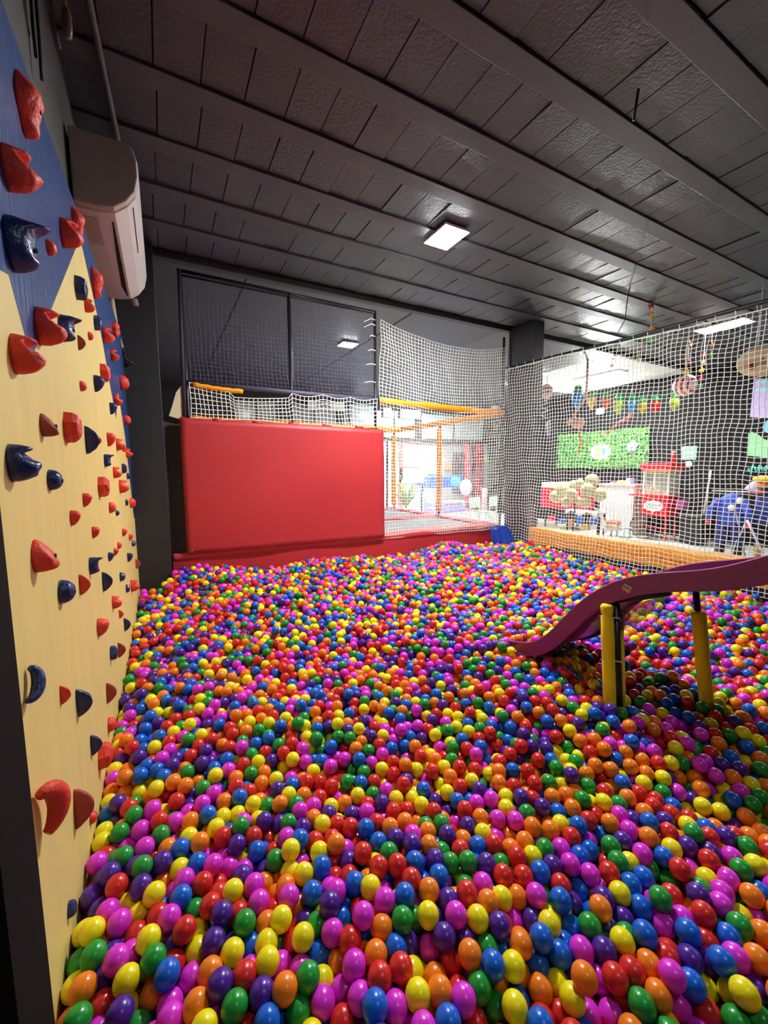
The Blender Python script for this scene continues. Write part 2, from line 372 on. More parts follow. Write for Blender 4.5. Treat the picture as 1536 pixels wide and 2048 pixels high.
mb = MB().prism([(-.27, 3.24, 1.566), (-.35, 3.24, 1.566), (-.35, 3.24, 1.571), (-.27, 3.24, 1.571)], (0, .35, 0)); mb.build('rating_label', mat('grey label', (168, 158, 150), .5), ac)
mb = MB()
mb.tube([(-.36, 4.66, 1.66), (-.34, 4.74, 1.62), (-.33, 4.80, 1.45), (-.32, 4.86, 1.3), (-.30, 4.94, 1.23)], .03, 10)
tag(mb.build('refrigerant_pipe', mat('beige pipe lagging', (196, 180, 150), .8, noise=.15, bump=.3)), 'beige wrapped refrigerant pipe hanging beneath the air conditioner', 'pipe')
mb = MB().tube([(-.15, 4.62, 1.60), (-.14, 4.64, 1.54)], .035, 10)
tag(mb.build('drain_cap', mat('grey rubber cap', (120, 112, 105), .8, bump=.4)), 'small grey drain stub under the far end of the air conditioner', 'cap')
mb = MB().tube([(-.29, 4.93, 1.24), (-.27, 4.97, 1.17), (-.28, 4.98, 1.14), (-.24, 4.97, 1.1), (-.2, 4.97, 1.08)], .012, 8)
tag(mb.build('loose_cable', M_blackm), 'loose black cable ends below the beige refrigerant pipe', 'cable')
# conduit on the ceiling and the tangle of wires in the corner
a, b = at(178, 0, z=CEIL-.03), at(232, 262, z=CEIL-.03)
mb = MB().tube([a+(a-b)*1.2, a, b, b+(b-a)*.2], .018, 8)
tag(mb.build('ceiling_conduit', mat('grey conduit', (80, 78, 80), .5)), 'straight grey conduit under the ceiling above the air conditioner', 'conduit')
rr = random.Random(5)
for k, (pts, r, lab) in enumerate([
    ([(50, -30), (52, 40), (58, 70)], .006, 'short black wire, leftmost of the corner wires'),
    ([(62, -30), (66, 60), (72, 115)], .006, 'black wire beside the leftmost corner wire'),
    ([(70, -30), (78, 70), (84, 160)], .007, 'longest black wire hanging in the upper left corner'),
    ([(98, -30), (108, 50), (118, 95)], .008, 'grey brown wire hanging right of the longest black one')]):
    P3 = [at(px, py, y=2.35) for px, py in pts]
    P3[0].z = max(P3[0].z, CEIL)
    mb = MB().tube([P3[0].lerp(P3[1], t) for t in (0, .5)]+[P3[1], P3[1].lerp(P3[2], .5), P3[2]], r, 6)
    tag(mb.build('hanging_wire', M_blackm if k < 3 else mat('brown wire', (90, 75, 68), .6)), lab, 'wire', 'wires in the upper left corner')
p = at(133, 45, y=2.35)
mb = MB(); mb.tube([(p.x-.01, p.y, CEIL), (p.x, p.y, p.z+.12), (p.x, p.y, p.z+.05)], .006, 6); mb.lathe([(.0, -.06), (.016, -.055), (.02, -.02), (.02, .03), (.012, .055), (0, .056)], 12, c=p)
tag(mb.build('bulb_holder', mat('brown bakelite', (95, 72, 62), .35)), 'small brown bulb holder dangling from the ceiling corner', 'bulb holder')
# ------------------------------------------------------------------ nets
def net(Pf, nu, nv, r, sub=1, edge=True, uonly=None):
    """Pf(U, V) -> (n,3) arrays on index coordinates; returns (verts, faces) of crossing cords"""
    V = []; FC = []; base = 0
    def strand(P):
        nonlocal base
        n = len(P); T = np.gradient(P, axis=0); T /= np.linalg.norm(T, axis=1)[:, None]+1e-9
        up = np.array([0.31, .21, .93]) if abs(T[n//2][2]) < .7 else np.array([.9, .3, .1])
        A = np.cross(T, up); A /= np.linalg.norm(A, axis=1)[:, None]; B = np.cross(T, A)
        ring = np.stack([P+A*r, P+B*r, P-A*r, P-B*r], 1).reshape(-1, 3)
        V.append(ring); k = np.arange(n-1)*4+base
        for i in range(4):
            j = (i+1) % 4; FC.append(np.stack([k+i, k+j, k+4+j, k+4+i], 1))
        base += n*4
    for u in range(nu+1):
        v = np.linspace(0, nv, nv*sub+1); strand(Pf(np.full_like(v, u), v))
    for v in range(nv+1):
        u = np.linspace(0, nu, nu*sub+1); strand(Pf(u, np.full_like(u, v)))
    return np.concatenate(V), np.concatenate(FC)
def netobj(name, VF, m, parent=None):
    V, FC = VF; me = bpy.data.meshes.new(name)
    me.vertices.add(len(V)); me.vertices.foreach_set('co', V.ravel())
    me.loops.add(len(FC)*4); me.loops.foreach_set('vertex_index', FC.ravel())
    me.polygons.add(len(FC)); me.polygons.foreach_set('loop_start', np.arange(len(FC))*4)
    me.polygons.foreach_set('use_smooth', np.ones(len(FC), bool)); me.update(calc_edges=True); me.materials.append(m)
    o = bpy.data.objects.new(name, me); S.collection.objects.link(o)
    if parent is not None: o.parent = parent; o.matrix_parent_inverse = Matrix.Translation(-Vector(parent.location))
    return o
rs_ = np.random.RandomState(4)
def wob(U, V, a=.012):
    return a*(np.sin(U*.37+V*.11+1)+.6*np.sin(U*.9+V*.23)+.4*np.sin(V*.71+U*.05)), a*(np.sin(V*.31+U*.13)+.5*np.sin(V*.83+U*.4+2))
# white net over the open half of the trampoline front
def Pf(U, V):
    u = U/48; v = V/62; top = 2.06-.55*u*(1-u)*1.15-.06*u; x = 2.765+u*2.39
    z = -1.03+(top+1.03)*v; a, b = wob(U, V)
    return np.stack([x+a, 5.17-.03*np.sin(u*9)*np.sin(v*PI)+b, z+b*.7], 1)
tag(netobj('safety_net', net(Pf, 48, 62, .0042), M_net), 'white square-mesh net closing the trampoline front right of the red panel', 'net')
def Pf(U, V):      # short drooping strip above the panel
    u = U/48; v = V/7; x = .31+u*2.4
    sag = np.where(u < .5, .06*np.abs(np.sin(u*2*PI)), .035*np.abs(np.sin((u-.5)*6*PI)))
    sag = sag+np.where((u > .2) & (u < .48), .05, 0)
    z = .585+(.385-sag)*v; a, b = wob(U, V, .011)
    return np.stack([x+a, 5.17+b, z+b], 1)
tag(netobj('safety_net', net(Pf, 48, 7, .0048), M_net), 'drooping strip of white net just above the red padded panel', 'net')
def Pf(U, V):
    u = U/48; v = V/24; x = .33+u*2.37; z = .99+1.17*v; a, b = wob(U, V, .01)
    return np.stack([x+a, 5.21+.05*np.sin(v*PI)+b, z+b], 1)
tag(netobj('safety_net', net(Pf, 48, 24, .0027), M_netp), 'thin lavender grey net stretched high between the black frame posts', 'net')
def Pf(U, V):      # along the right side of the trampolines
    a, b = wob(U, V, .01); return np.stack([5.12+b, 5.25+U/56*3.5, -.95+V/30*1.88], 1)
tag(netobj('safety_net', net(Pf, 56, 30, .003), M_net), 'white net hanging along the far side of the trampolines', 'net')
# long net on the right, between the pit and the hall
def ztop(y): return np.interp(y, [.6, 1.2, 1.8, 2.5, 3.25, 4.2, 5.17], [1.60, 1.53, 1.505, 1.53, 1.57, 1.62, 1.64])
def Pf(U, V):
    u = U/92; v = V/58; y = 5.16-u*4.6; z = -1.3+(ztop(y)+1.3)*v; a, b = wob(U, V, .012)
    fold = np.clip(1-(5.17-y)/1.3, 0, 1)*np.clip(.6-v, 0, 1)
    return np.stack([5.17+b-.10*fold*np.sin(U*.5), y+a*.9+.05*fold*np.sin(V*.5), z+a*.8+.02*fold*np.sin(U*1.1)], 1)
sn = netobj('safety_net', net(Pf, 92, 58, .0038), M_net)
tag(sn, 'tall white net on the right between ball pit and hall', 'net')
mb = MB()
for k in range(26):
    y = 5.1-k*.17; z = float(ztop(y)); mb.tube([(5.17, y, z-.02), (5.165, y+.01, z+.05), (5.18, y+.02, z+.06)], .004, 5)
mb.build('tie_cord', M_net, sn)
mb = MB().tube([(5.17, y, float(ztop(y))) for y in np.linspace(.6, 5.16, 30)], .007, 6); mb.build('edge_rope', M_net, sn)
ys_ = [0.0, 1.0, 2.2, 3.25, 4.2, 5.19]
mb = MB().tube([(5.19, y, float(np.interp(y, [0, 2, 3.25, 4.45, 5.2], [1.56, 1.585, 1.60, 1.65, 1.67]))) for y in ys_], .024, 10)
tag(mb.build('net_rail', M_blackm), 'black pipe carrying the tall net beside the pit', 'pipe')

# ------------------------------------------------------------------ trampoline frame
fr = thing('net_scaffold', 'black steel scaffold with yellow foam sleeves around the trampolines', 'frame', (2.7, 5.22, FLOOR))
for x, r in ((.285, .022), (1.505, .024), (2.715, .02), (5.155, .02)):
    MB().tube([(x+(.02 if x < 1 else 0), 5.225, -1.2), (x, 5.225, 2.18)], r, 10).build('post', M_steel, fr)
p2 = MB().tube([(.255, 5.19, .6), (.28, 5.19, 2.19)], .02, 8, sq=1).build('post', mat('purple sleeve', (54, 44, 62), .7), fr)
for x in (5.1,):
    for y in (6.93, 8.84): MB().tube([(x, y, -1), (x, y, .95)], .024, 10).build('post', M_steel, fr)
MB().tube([(.26, 5.225, 2.19), (2.73, 5.225, 2.165)], .02, 10).build('rail', M_steel, fr)
MB().tube([(.29, 5.225, 2.145), (2.73, 5.225, 2.14)], .012, 8).build('rail', M_steel, fr)
MB().tube([(.27, 5.225, .99), (2.73, 5.225, .97)], .03, 10).build('rail', mat('purple grey sleeve', (78, 72, 92), .6), fr)
MB().tube([(2.72, 5.225, .97), (5.16, 5.225, .945)], .016, 10).build('rail', M_steel, fr)
def sleeve(a, b, r=.042): 
    a, b = Vector(a), Vector(b); n = 14; pts = [a.lerp(b, k/n)+Vector((0, 0, -.010*math.sin(PI*k/n)+.004*math.sin(k*2.1))) for k in range(n+1)]
    return MB().tube(pts, [r*(1+.05*math.sin(k*1.7)) for k in range(n+1)], 12).build('foam_sleeve', M_yfoam, fr)
sleeve((2.78, 5.20, .965), (5.14, 5.20, .94), .048)
sleeve((.36, 5.19, .965), (.90, 5.17, .93), .028)
sleeve((.30, 5.225, .59), (1.49, 5.225, .585), .036); sleeve((1.53, 5.225, .585), (2.70, 5.225, .58), .036); sleeve((2.73, 5.225, .58), (3.1, 5.225, .58), .036)
sleeve((5.1, 5.28, .94), (5.1, 8.8, .94), .055)
sleeve((5.05, 8.84, .94), (.5, 8.84, .94), .05)
sleeve((5.1, 6.93, -.9), (5.1, 6.93, .82), .055); sleeve((5.1, 8.84, -.9), (5.1, 8.84, .82), .06)
for k, z in enumerate((1.20, 1.44, 1.63, 1.82, 1.97, 2.04)):
    MB().tube([(2.70, 5.19, z+.01), (2.63, 5.17, z+.012), (2.52+.03*k*(k < 4), 5.17, z-(.01 if k < 4 else .05))], .006, 5).build('cable_tie', M_net, fr)
# beige canvas flap in the corner
a = [(at(px, py, y=5.19)) for px, py in ((363, 770), (352, 785), (345, 810), (338, 832), (352, 836), (368, 840), (371, 800), (370, 775))]
mb = MB().prism([tuple(p) for p in a], (0, .02, 0))
tag(mb.build('canvas_flap', mat('cream canvas', (225, 210, 170), .8, bump=.4, bscale=40)), 'cream canvas flap tied to the left frame corner above the board', 'canvas')

# ------------------------------------------------------------------ red panel and trampolines
pn = thing('padded_panel', 'large red vinyl padded panel hanging in front of the trampolines', 'padded panel', (1.5, 5.15, -1.0))
mb = MB(); nx, nz_ = 40, 24
def pz(i, j):
    u, v = i/nx, j/nz_; x = .20+u*2.60; z = -1.0+.025*(1-u)+v*(1.585-.025*(1-u)-.03*u) 
    w_ = .006*math.sin(u*7+v*3)+.004*math.sin(v*9-u*4); w_ += .010*math.exp(-((u-.68-.12*(1-v))/.012)**2)*max(0, v-.6)
    return Vector((x, 5.135-w_, z))
vs = [pz(i, j) for j in range(nz_+1) for i in range(nx+1)]
fs = [(j*(nx+1)+i, j*(nx+1)+i+1, (j+1)*(nx+1)+i+1, (j+1)*(nx+1)+i) for j in range(nz_) for i in range(nx)]
mb.add(vs, fs, 0, True); o = mb.build('cover', M_red, pn, fix=False); md = o.modifiers.new('s', 'SOLIDIFY'); md.thickness = .03; md.offset = -1
for x in (.60, 1.05, 1.50, 1.95, 2.42, 2.55):
    if x == 2.55: MB().tube([(x-.03, 5.15, .545), (x+.03, 5.15, .55)], .016, 8).build('strap', M_red, pn)
    else: MB().tube([(x-.06, 5.15, .575), (x+.06, 5.15, .567)], .02, 8).build('strap', M_red, pn)
for x, z in ((.235, -.02), (.25, -.55), (.255, -.93)):
    MB().ball((x, 5.128, z), .008, 8, 6).build('rivet', M_chrome, pn)
tr = thing('trampoline', 'grid of trampolines with red edge pads on a raised red-skirted base', 'trampoline', (2.7, 7, FLOOR))
M_bed = mat('grey trampoline mesh', (150, 152, 152), .6, noise=.05, bump=.2, bscale=200)
mb = MB()
n = 30
for i in range(n):
    x0 = .05+i*5.05/n; x1 = .05+(i+1)*5.05/n; f = lambda x: 5.19-.008*math.sin(x*5)
    mb.add([(x0, f(x0), -1.4), (x1, f(x1), -1.4), (x1, f(x1)-.0, -1.02), (x0, f(x0), -1.02)], [(0, 1, 2, 3)], 0, True)
mb.box((.05, 5.21, -1.4), (5.1, 8.85, -1.05)); mb.build('skirt', M_red, tr)
for x0, x1 in ((.3, 2.55), (2.85, 4.9)):
    for y0, y1 in ((5.48, 6.78), (7.08, 8.6)):
        MB().box((x0-.03, y0-.03, -1.01), (x1+.03, y1+.03, -.995)).build('bed', M_bed, tr)
for x0, x1, y0, y1 in ((.05, 5.12, 5.17, 5.48), (.05, 5.12, 6.78, 7.08), (.05, 5.12, 8.6, 8.9), (.05, .3, 5.48, 6.78), (.05, .3, 7.08, 8.6), (2.55, 2.85, 5.48, 6.78), (2.55, 2.85, 7.08, 8.6), (4.9, 5.18, 5.48, 6.78), (4.9, 5.18, 7.08, 8.6)):
    MB().box((x0, y0, -1.04), (x1, y1, -.965)).build('edge_pad', M_redpad, tr, bevel=.025, seg=3)
# blue tarpaulin bunched at the corner
mb = MB(); rs = []
base = [at(988, 1045, y=5.1), at(1012, 1053, x=5.15), at(1028, 1078, x=5.1)]
top = Vector((5.06, 5.08, -.97))
rsd = []
for k in range(7):
    t = k/6; ring = []
    for i in range(17):
        q = i/16; x = 4.80+.42*q; y = 5.08-.10*math.sin(q*PI)-.45*t*q*.6; 
        ring.append(Vector((x+.02*t*math.sin(i*2.3), y-.05*t*math.sin(i*1.9+1)-.03*t, -.96-.05*(abs(q-.4))-.42*t)))
    rsd.append(ring)
mb.rings(rsd, 0, True, False, False); o = mb.build('tarpaulin', mat('blue tarpaulin', (28, 62, 160), .35, bump=.3, bscale=20)); 
md = o.modifiers.new('s', 'SOLIDIFY'); md.thickness = .006
tag(o, 'crumpled blue tarpaulin tucked into the corner beside the trampolines', 'tarpaulin')
# yellow padded kerb behind the net and cream mat behind it
kb = thing('padded_kerb', 'long yellow padded kerb along the foot of the right net', 'kerb', (5.35, 3, -1.2))
MB().box((5.215, -.3, -1.22), (5.50, 4.64, -.965)).build('cover', M_yfoam, kb, bevel=.03, seg=3)
MB().box((5.209, -.3, -1.09), (5.2145, 4.62, -1.085)).build('seam', mat('dark yellow seam', (190, 120, 10), .7), kb)
struct(MB().box((5.19, -2.2, FLOOR), (5.22, 4.66, -1.2)).build('wall_kerb', M_black))
tag(MB().box((5.51, -.5, FLOOR), (6.15, 4.4, -1.08)).build('cream_mat', mat('cream mat vinyl', (232, 214, 150), .4, noise=.05), bevel=.02), 'cream padded deck behind the yellow kerb', 'mat')
# ------------------------------------------------------------------ slide
A0 = np.array([2.2, 2.0]); D0 = np.array([.0, -1.]); D0 /= np.linalg.norm(D0); N0 = np.array([-D0[1], D0[0]])
def onslide(px, py, off=0):
    r = ray(px, py); k = (N0@A0+off)/(N0@r[:2]); p = r*k; return float((p[:2]-A0)@D0), float(p[2])
def c8(x, y): return 980+x/2.763, 1050+y/2.763
tops = [onslide(*c8(*p)) for p in ((95,635),(160,652),(250,650),(330,590),(420,490),(530,390),(650,320),(800,275),(990,260),(1150,253),(1280,236),(1400,203),(1536,165))]
bots = [onslide(*c8(*p)) for p in ((150,700),(215,735),(330,705),(430,620),(530,520),(600,460),(680,425),(850,385),(980,370),(1140,370),(1300,370),(1420,352),(1536,330))]
def ext(l):                       # straight run beyond the frame
    (a, b), (c, d) = l[-2], l[-1]; s = (d-b)/(c-a); return l+[(c+.35, d+s*.35)]
tops, bots = ext(tops), ext(bots)
T_ = np.array(tops); B_ = np.array(bots)
print('slide t,z top', np.round(T_, 2).tolist()); print('bot', np.round(B_, 2).tolist())
ts = np.linspace(0, 1, 60)
def resample(P):
    s = np.r_[0, np.cumsum(np.linalg.norm(np.diff(P, axis=0), axis=1))]; s /= s[-1]
    k = np.array([1, 2, 3, 2, 1])/9
    Q = np.stack([np.interp(ts, s, P[:, i]) for i in (0, 1)], 1)
    for _ in range(3): Q[2:-2] = np.stack([np.convolve(Q[:, i], k, 'valid') for i in (0, 1)], 1)
    return Q
TT, BB = resample(T_), resample(B_)
def sp(t, z, off): q = A0+D0*t+N0*off; return Vector((q[0], q[1], z))
WS = .54
sl = thing('slide', 'magenta plastic slide running down into the ball pit', 'slide', sp(.6, -1.6, .2))
M_sl = mat('magenta plastic', (134, 28, 110), .3, noise=.06, nscale=6, spec=.5, bump=.03, bscale=30)
for nm, off in (('side_wall', 0), ('side_wall', WS)):
    mb = MB(); rs = []
    for k in range(60):
        o_, i_ = (off, off+.022) if off == 0 else (off, off-.022)
        rs.append([sp(BB[k][0], BB[k][1], o_), sp(TT[k][0], TT[k][1], o_), sp(TT[k][0], TT[k][1], i_), sp(BB[k][0], BB[k][1], i_)])
    mb.rings(rs, 0, False); mb.build(nm, M_sl, sl, bevel=.006)
mb = MB(); rs = []
for k in range(60):
    f = .42; a = BB[k]*(1-f)+TT[k]*f; b = BB[k]*(1-f+.12)+TT[k]*(f-.12)
    rs.append([sp(a[0], a[1], .012), sp(b[0]*.5+a[0]*.5, (a[1]+b[1])/2, WS/2), sp(a[0], a[1], WS-.012), sp(b[0], b[1]-.01, WS-.012), sp(b[0], b[1]-.01, .012)])
mb.rings(rs, 0, True); mb.build('bed', M_sl, sl)
# label on the near wall
pc = [onslide(px, py, -.002) for px, py in ((1249, 1166.5), (1264, 1175.5), (1258, 1187), (1243.5, 1177.5))]
lb = MB().add([sp(t, z, -.002) for t, z in pc], [(0, 1, 2, 3)]).build('sticker', mat('cream sticker', (200, 185, 140), .5), sl)
u = (sp(*pc[1], -.003)-sp(*pc[0], -.003)); v = (sp(*pc[3], -.003)-sp(*pc[0], -.003)); o0 = sp(*pc[0], -.004)
mb = MB(); rr = random.Random(2)
for k in range(5):
    a = .14+k*.15; b = a+.10; mb.add([o0+u*a+v*.22, o0+u*b+v*(.22+rr.uniform(0, .1)), o0+u*b+v*(.6+rr.uniform(-.08, .08)), o0+u*a+v*.55], [(0, 1, 2, 3)])
mb.build('print', mat('olive print', (105, 85, 45), .6), lb)
# supports
M_bl2 = mat('black support', (30, 26, 30), .4)
def pole(px0, py0, px1, py1, off):
    (t0, z0), (t1, z1) = onslide(px0, py0, off), onslide(px1, py1, off); return sp(t0, z0, off), sp(t1, z1, off)
a, b = pole(1230, 1208, 1236, 1425, .03)
MB().tube([a, b+(b-a)*.4], .025, 8, sq=1).build('support_post', M_bl2, sl)
d = (b-a); q = [a+d*t for t in (0, .02, .09, .10, .12, .3, .49, .505, .52, .75, 1.0, 1.3)]
rad = [.026, .034, .030, .024, .033, .035, .034, .031, .034, .035, .034, .034]
sh = Vector((-.045, .02, 0))
MB().tube([p_+sh for p_ in q], rad, 14).build('foam_sleeve', M_yfoam2, sl)
sh2 = Vector((.042, -.012, -.04)); MB().tube([a+sh2, b+sh2+d*.3], .012, 8).build('foam_sleeve', M_yfoam2, sl)
for t in (.105, .50):
    MB().tube([a+d*t+sh*1.9, a+d*t+Vector((-.02, -.035, 0)), a+d*t+sh2], .0035, 5).build('cable_tie', M_net, sl)
a, b = pole(1391, 1183, 1408, 1372, .47)
MB().tube([a+Vector((0, 0, .02)), b+(b-a)*.4], .018, 8, sq=1).build('support_post', M_bl2, sl)
d = b-a; MB().tube([a+d*t+Vector((-.02, -.015, 0)) for t in (.20, .22, .5, .8, 1.3)], [.033, .037, .036, .035, .034], 14).build('foam_sleeve', M_yfoam2, sl)
t0, z0 = onslide(1232, 1205, .03); t1, z1 = onslide(1335, 1186, .03)
MB().tube([sp(t0-.02, z0, .05), sp(t1, z1, .05)], .018, 8, sq=1).build('brace', M_bl2, sl)
M_clear = mat('clear plastic sheet', (150, 110, 130), .15, trans=.0, alpha=.45, spec=.8)
cs = [onslide(px, py, .06) for px, py in ((1233, 1222), (1336, 1187), (1310, 1215), (1280, 1245), (1240, 1262))]
MB().prism([sp(t, z, .06) for t, z in cs], (N0[0]*.002, N0[1]*.002, 0)).build('plastic_sheet', M_clear, sl)

# ------------------------------------------------------------------ balls
RBALL = .035
ctrl = [(.56,1.04,-1.385),(.8,1.58,-1.45),(1.1,2.55,-1.40),(1.58,3.6,-1.32),(.04,4.6,-1.28),(0,3,-1.34),(.16,.9,-1.38),(2.2,1.35,-1.31),
 (3.7,1.23,-1.25),(4.2,1.6,-1.19),(1.8,.6,-1.44),(-.3,1.5,-1.385),(-.3,2.2,-1.385),(-.3,3.2,-1.37),(-.3,4.4,-1.31),(-.1,4.9,-1.20),(5.1,2.6,-1.22),(5.1,1.7,-1.24),(5.1,3.6,-1.20),
 (5.1,4.4,-1.14),(2.9,1.0,-1.30),(3.5,3.5,-1.20),(2.6,2.9,-1.30),(2.25,2.15,-1.27),(3.4,2.2,-1.26),(4.3,2.9,-1.22),(.2,.3,-1.38),(1,.3,-1.42),(2.6,.3,-1.45),(4,.5,-1.3),(2.4,4.3,-1.24)]
for px, py in ((375,1115),(450,1122),(545,1129),(600,1113),(690,1100),(767,1104),(820,1102),(847,1088),(874,1076),(968,1079),(1010,1082)):
    p = at(px, py, y=5.12); ctrl.append((p.x, p.y, p.z-.02)); 
C_ = np.array(ctrl)
def H(x, y):
    x = np.atleast_1d(x)[:, None]; y = np.atleast_1d(y)[:, None]
    d2 = (x-C_[:, 0])**2+(y-C_[:, 1])**2; w_ = 1/(d2+.03)**1.6
    h = (w_*C_[:, 2]).sum(1)/w_.sum(1); x = x[:, 0]; y = y[:, 0]
    return h+.018*np.sin(x*4.3+y*2.1)*np.cos(y*3.7-x*1.3)+.010*np.sin(x*9+y*7)+.012*np.sin(x*21+2*np.sin(y*13))*np.sin(y*19+1.5*np.sin(x*11))
DEP = .205
rng = np.random.RandomState(11)
xa, xb, ya, yb_ = -.29, 5.12, .12, 5.13
P_ = []
sx = .0735; row = 0; 
for layer in range(4):
    yy = ya+.02+.021*layer
    while yy < yb_:
        xs_ = np.arange(xa+(row % 2)*sx/2+.017*layer, xb, sx); P_.append(np.stack([xs_, np.full_like(xs_, yy), np.full_like(xs_, float(layer))], 1)); yy += sx*.866; row += 1
P_ = np.concatenate(P_); lay = P_[:, 2].copy()
keep = (lay < 3) | (rng.rand(len(P_)) < .5); P_ = P_[keep]; lay = lay[keep]
P_[:, :2] += rng.normal(0, .016, (len(P_), 2))
P_[:, 2] = H(P_[:, 0], P_[:, 1])-DEP+.035+lay*.056+rng.normal(0, .01, len(P_))
obst = []                                             # posts standing in the balls
for px, py, o_ in ((1236, 1425, .03), (1222, 1425, .03), (1408, 1372, .47)):
    t, z = onslide(px, py, o_); q_ = sp(t, z, o_); obst.append((q_.x, q_.y, .042))
def pairs(P, rmax):
    c = np.floor(P/rmax).astype(np.int64); c -= c.min(0)-1; dim = c.max(0)+2
    key = (c[:, 0]*dim[1]+c[:, 1])*dim[2]+c[:, 2]; o = np.argsort(key, kind='stable'); ks = key[o]
    I, J = [], []; idx = np.arange(len(P))
    for dx in (-1, 0, 1):
        for dy in (-1, 0, 1):
            for dz in (-1, 0, 1):
                off = (dx*dim[1]+dy)*dim[2]+dz
                if off < 0: continue
                k2 = key+off; a = np.searchsorted(ks, k2); b = np.searchsorted(ks, k2, 'right'); n = b-a
                for s in range(int(n.max()) if len(n) else 0):
                    m = n > s; i = idx[m]; j = o[a[m]+s]
                    if off == 0: q = j > i; i, j = i[q], j[q]
                    I.append(i); J.append(j)
    I = np.concatenate(I); J = np.concatenate(J)
    d = P[I]-P[J]; ok = (d*d).sum(1) < rmax*rmax; return I[ok], J[ok]
Hf = H(P_[:, 0], P_[:, 1])
N_ = len(P_)
# slide bed and walls keep the balls out from under the plastic
for it in range(66):
    if it % 3 == 0: I, J = pairs(P_, .088)
    if it % 6 == 0: Hf = H(P_[:, 0], P_[:, 1])
    P_[:, 2] -= .0035 if it < 50 else .001
    d = P_[I]-P_[J]; L = np.sqrt((d*d).sum(1))+1e-9; m = L < 2*RBALL*.985
    c = d[m]/L[m][:, None]*((2*RBALL*.985-L[m])*.5)[:, None]*.75; i, j = I[m], J[m]
    for ax in range(3):
        P_[:, ax] += np.bincount(i, c[:, ax], N_)-np.bincount(j, c[:, ax], N_)
    P_[:, 2] = np.maximum(P_[:, 2], Hf-DEP+RBALL)
    P_[:, 0] = np.clip(P_[:, 0], np.where(P_[:, 1] > 4.9, .06, -.34+.0145*(P_[:, 1]-1.21)+.036), xb+.005); P_[:, 1] = np.clip(P_[:, 1], ya, np.where(P_[:, 0] < .1, 4.96, 5.14))
    for ox, oy, orr in obst:
        dx = P_[:, 0]-ox; dy = P_[:, 1]-oy; r_ = np.hypot(dx, dy)+1e-9; q = r_ < orr+RBALL
        P_[q, 0] += dx[q]/r_[q]*(orr+RBALL-r_[q]); P_[q, 1] += dy[q]/r_[q]*(orr+RBALL-r_[q])
# remove balls that would poke through the slide shell, add a handful resting in its run-out
tl = (P_[:, :2]-A0)@D0; of = (P_[:, :2]-A0)@N0
bz = np.interp(tl, BB[:, 0], BB[:, 1]); tz = np.interp(tl, TT[:, 0], TT[:, 1])
bedz = bz*.58+tz*.42
inside = (tl > T_[0][0]-.02) & (tl < BB[-1][0]) & (of > -.03) & (of < WS+.03)
bad = inside & (P_[:, 2] > bz-.035) & ~((of > .03) & (of < WS-.03) & (P_[:, 2] > bedz+.03) & (tl < .42))
bad |= inside & (P_[:, 2] > bz-.03) & (tl > .35)
bad |= P_[:, 2] > H(P_[:, 0], P_[:, 1])+.045
bad |= (P_[:, 2] > H(P_[:, 0], P_[:, 1])-.075) & (rng.rand(len(P_)) < .13)      # hollows in the top layer
P_ = P_[~bad]
ex = []
for k in range(26):
    t = rng.uniform(T_[0][0]+.0, .33); o_ = rng.uniform(.06, WS-.06)
    q = A0+D0*t+N0*o_; zz = np.interp(t, BB[:, 0], BB[:, 1])*.58+np.interp(t, TT[:, 0], TT[:, 1])*.42+.038
    if all((q[0]-e[0])**2+(q[1]-e[1])**2+(zz-e[2])**2 > (.066)**2 for e in ex) and np.min(((P_-np.array([q[0], q[1], zz]))**2).sum(1)) > .06**2: ex.append((q[0], q[1], zz))
P_ = np.concatenate([P_, np.array(ex).reshape(-1, 3)])
print('balls', len(P_), 'on slide', len(ex))
BC = [('red', (214, 42, 36)), ('orange', (246, 130, 24)), ('yellow', (248, 230, 16)), ('green', (30, 150, 52)), ('blue', (12, 98, 208)), ('purple', (80, 34, 148)), ('pink', (226, 48, 212))]
BM = [mat(n_+' ball plastic', c_, .28, spec=.5, noise=.05, nscale=30) for n_, c_ in BC]
for m_ in BM: m_.node_tree.nodes['Principled BSDF'].inputs['Subsurface Weight'].default_value = 0
col = rng.choice(7, len(P_), p=[.165, .15, .15, .12, .14, .13, .145])
# which balls can be seen, and how large
c = P_ @ MB_; dep = -c[:, 2]; U_ = CX-F*c[:, 0]/c[:, 2]; V_ = CY+F*c[:, 1]/c[:, 2]
dist = np.linalg.norm(P_, axis=1); front = dep > .15
cand = np.where(front & (U_ > 5) & (U_ < 1531) & (V_ < 2043) & (V_ > 1050) & (dist < 2.6))[0]
cd = P_[cand]/dist[cand][:, None]
vis = []
for n_, i in enumerate(cand):
    dd = cd @ cd[n_]; nearer = dist[cand] < dist[i]-.01
    ang = np.arccos(np.clip(dd, -1, 1)); rad_ = RBALL/dist[cand]
    if not np.any(nearer & (ang < rad_*.93)): vis.append(i)
vis = np.array(vis); size = 1/dep[vis]
pick = vis[np.argsort(-size)][:300]
print('visible near', len(vis))
def sphere(n, m):
    th = np.linspace(0, 2*np.pi, n, endpoint=False); ph = np.linspace(0, np.pi, m+1)[1:-1]
    v = [[0, 0, 1.]]+[[math.sin(p)*math.cos(t), math.sin(p)*math.sin(t), math.cos(p)] for p in ph for t in th]+[[0, 0, -1.]]
    tri, quad = [], []
    for i in range(n): tri.append((0, 1+i, 1+(i+1) % n)); b = 1+(m-2)*n; tri.append((len(v)-1, b+(i+1) % n, b+i))
    for k in range(m-2):
        for i in range(n): quad.append((1+k*n+i, 1+(k+1)*n+i, 1+(k+1)*n+(i+1) % n, 1+k*n+(i+1) % n))
    return np.array(v), np.array(tri), np.array(quad)
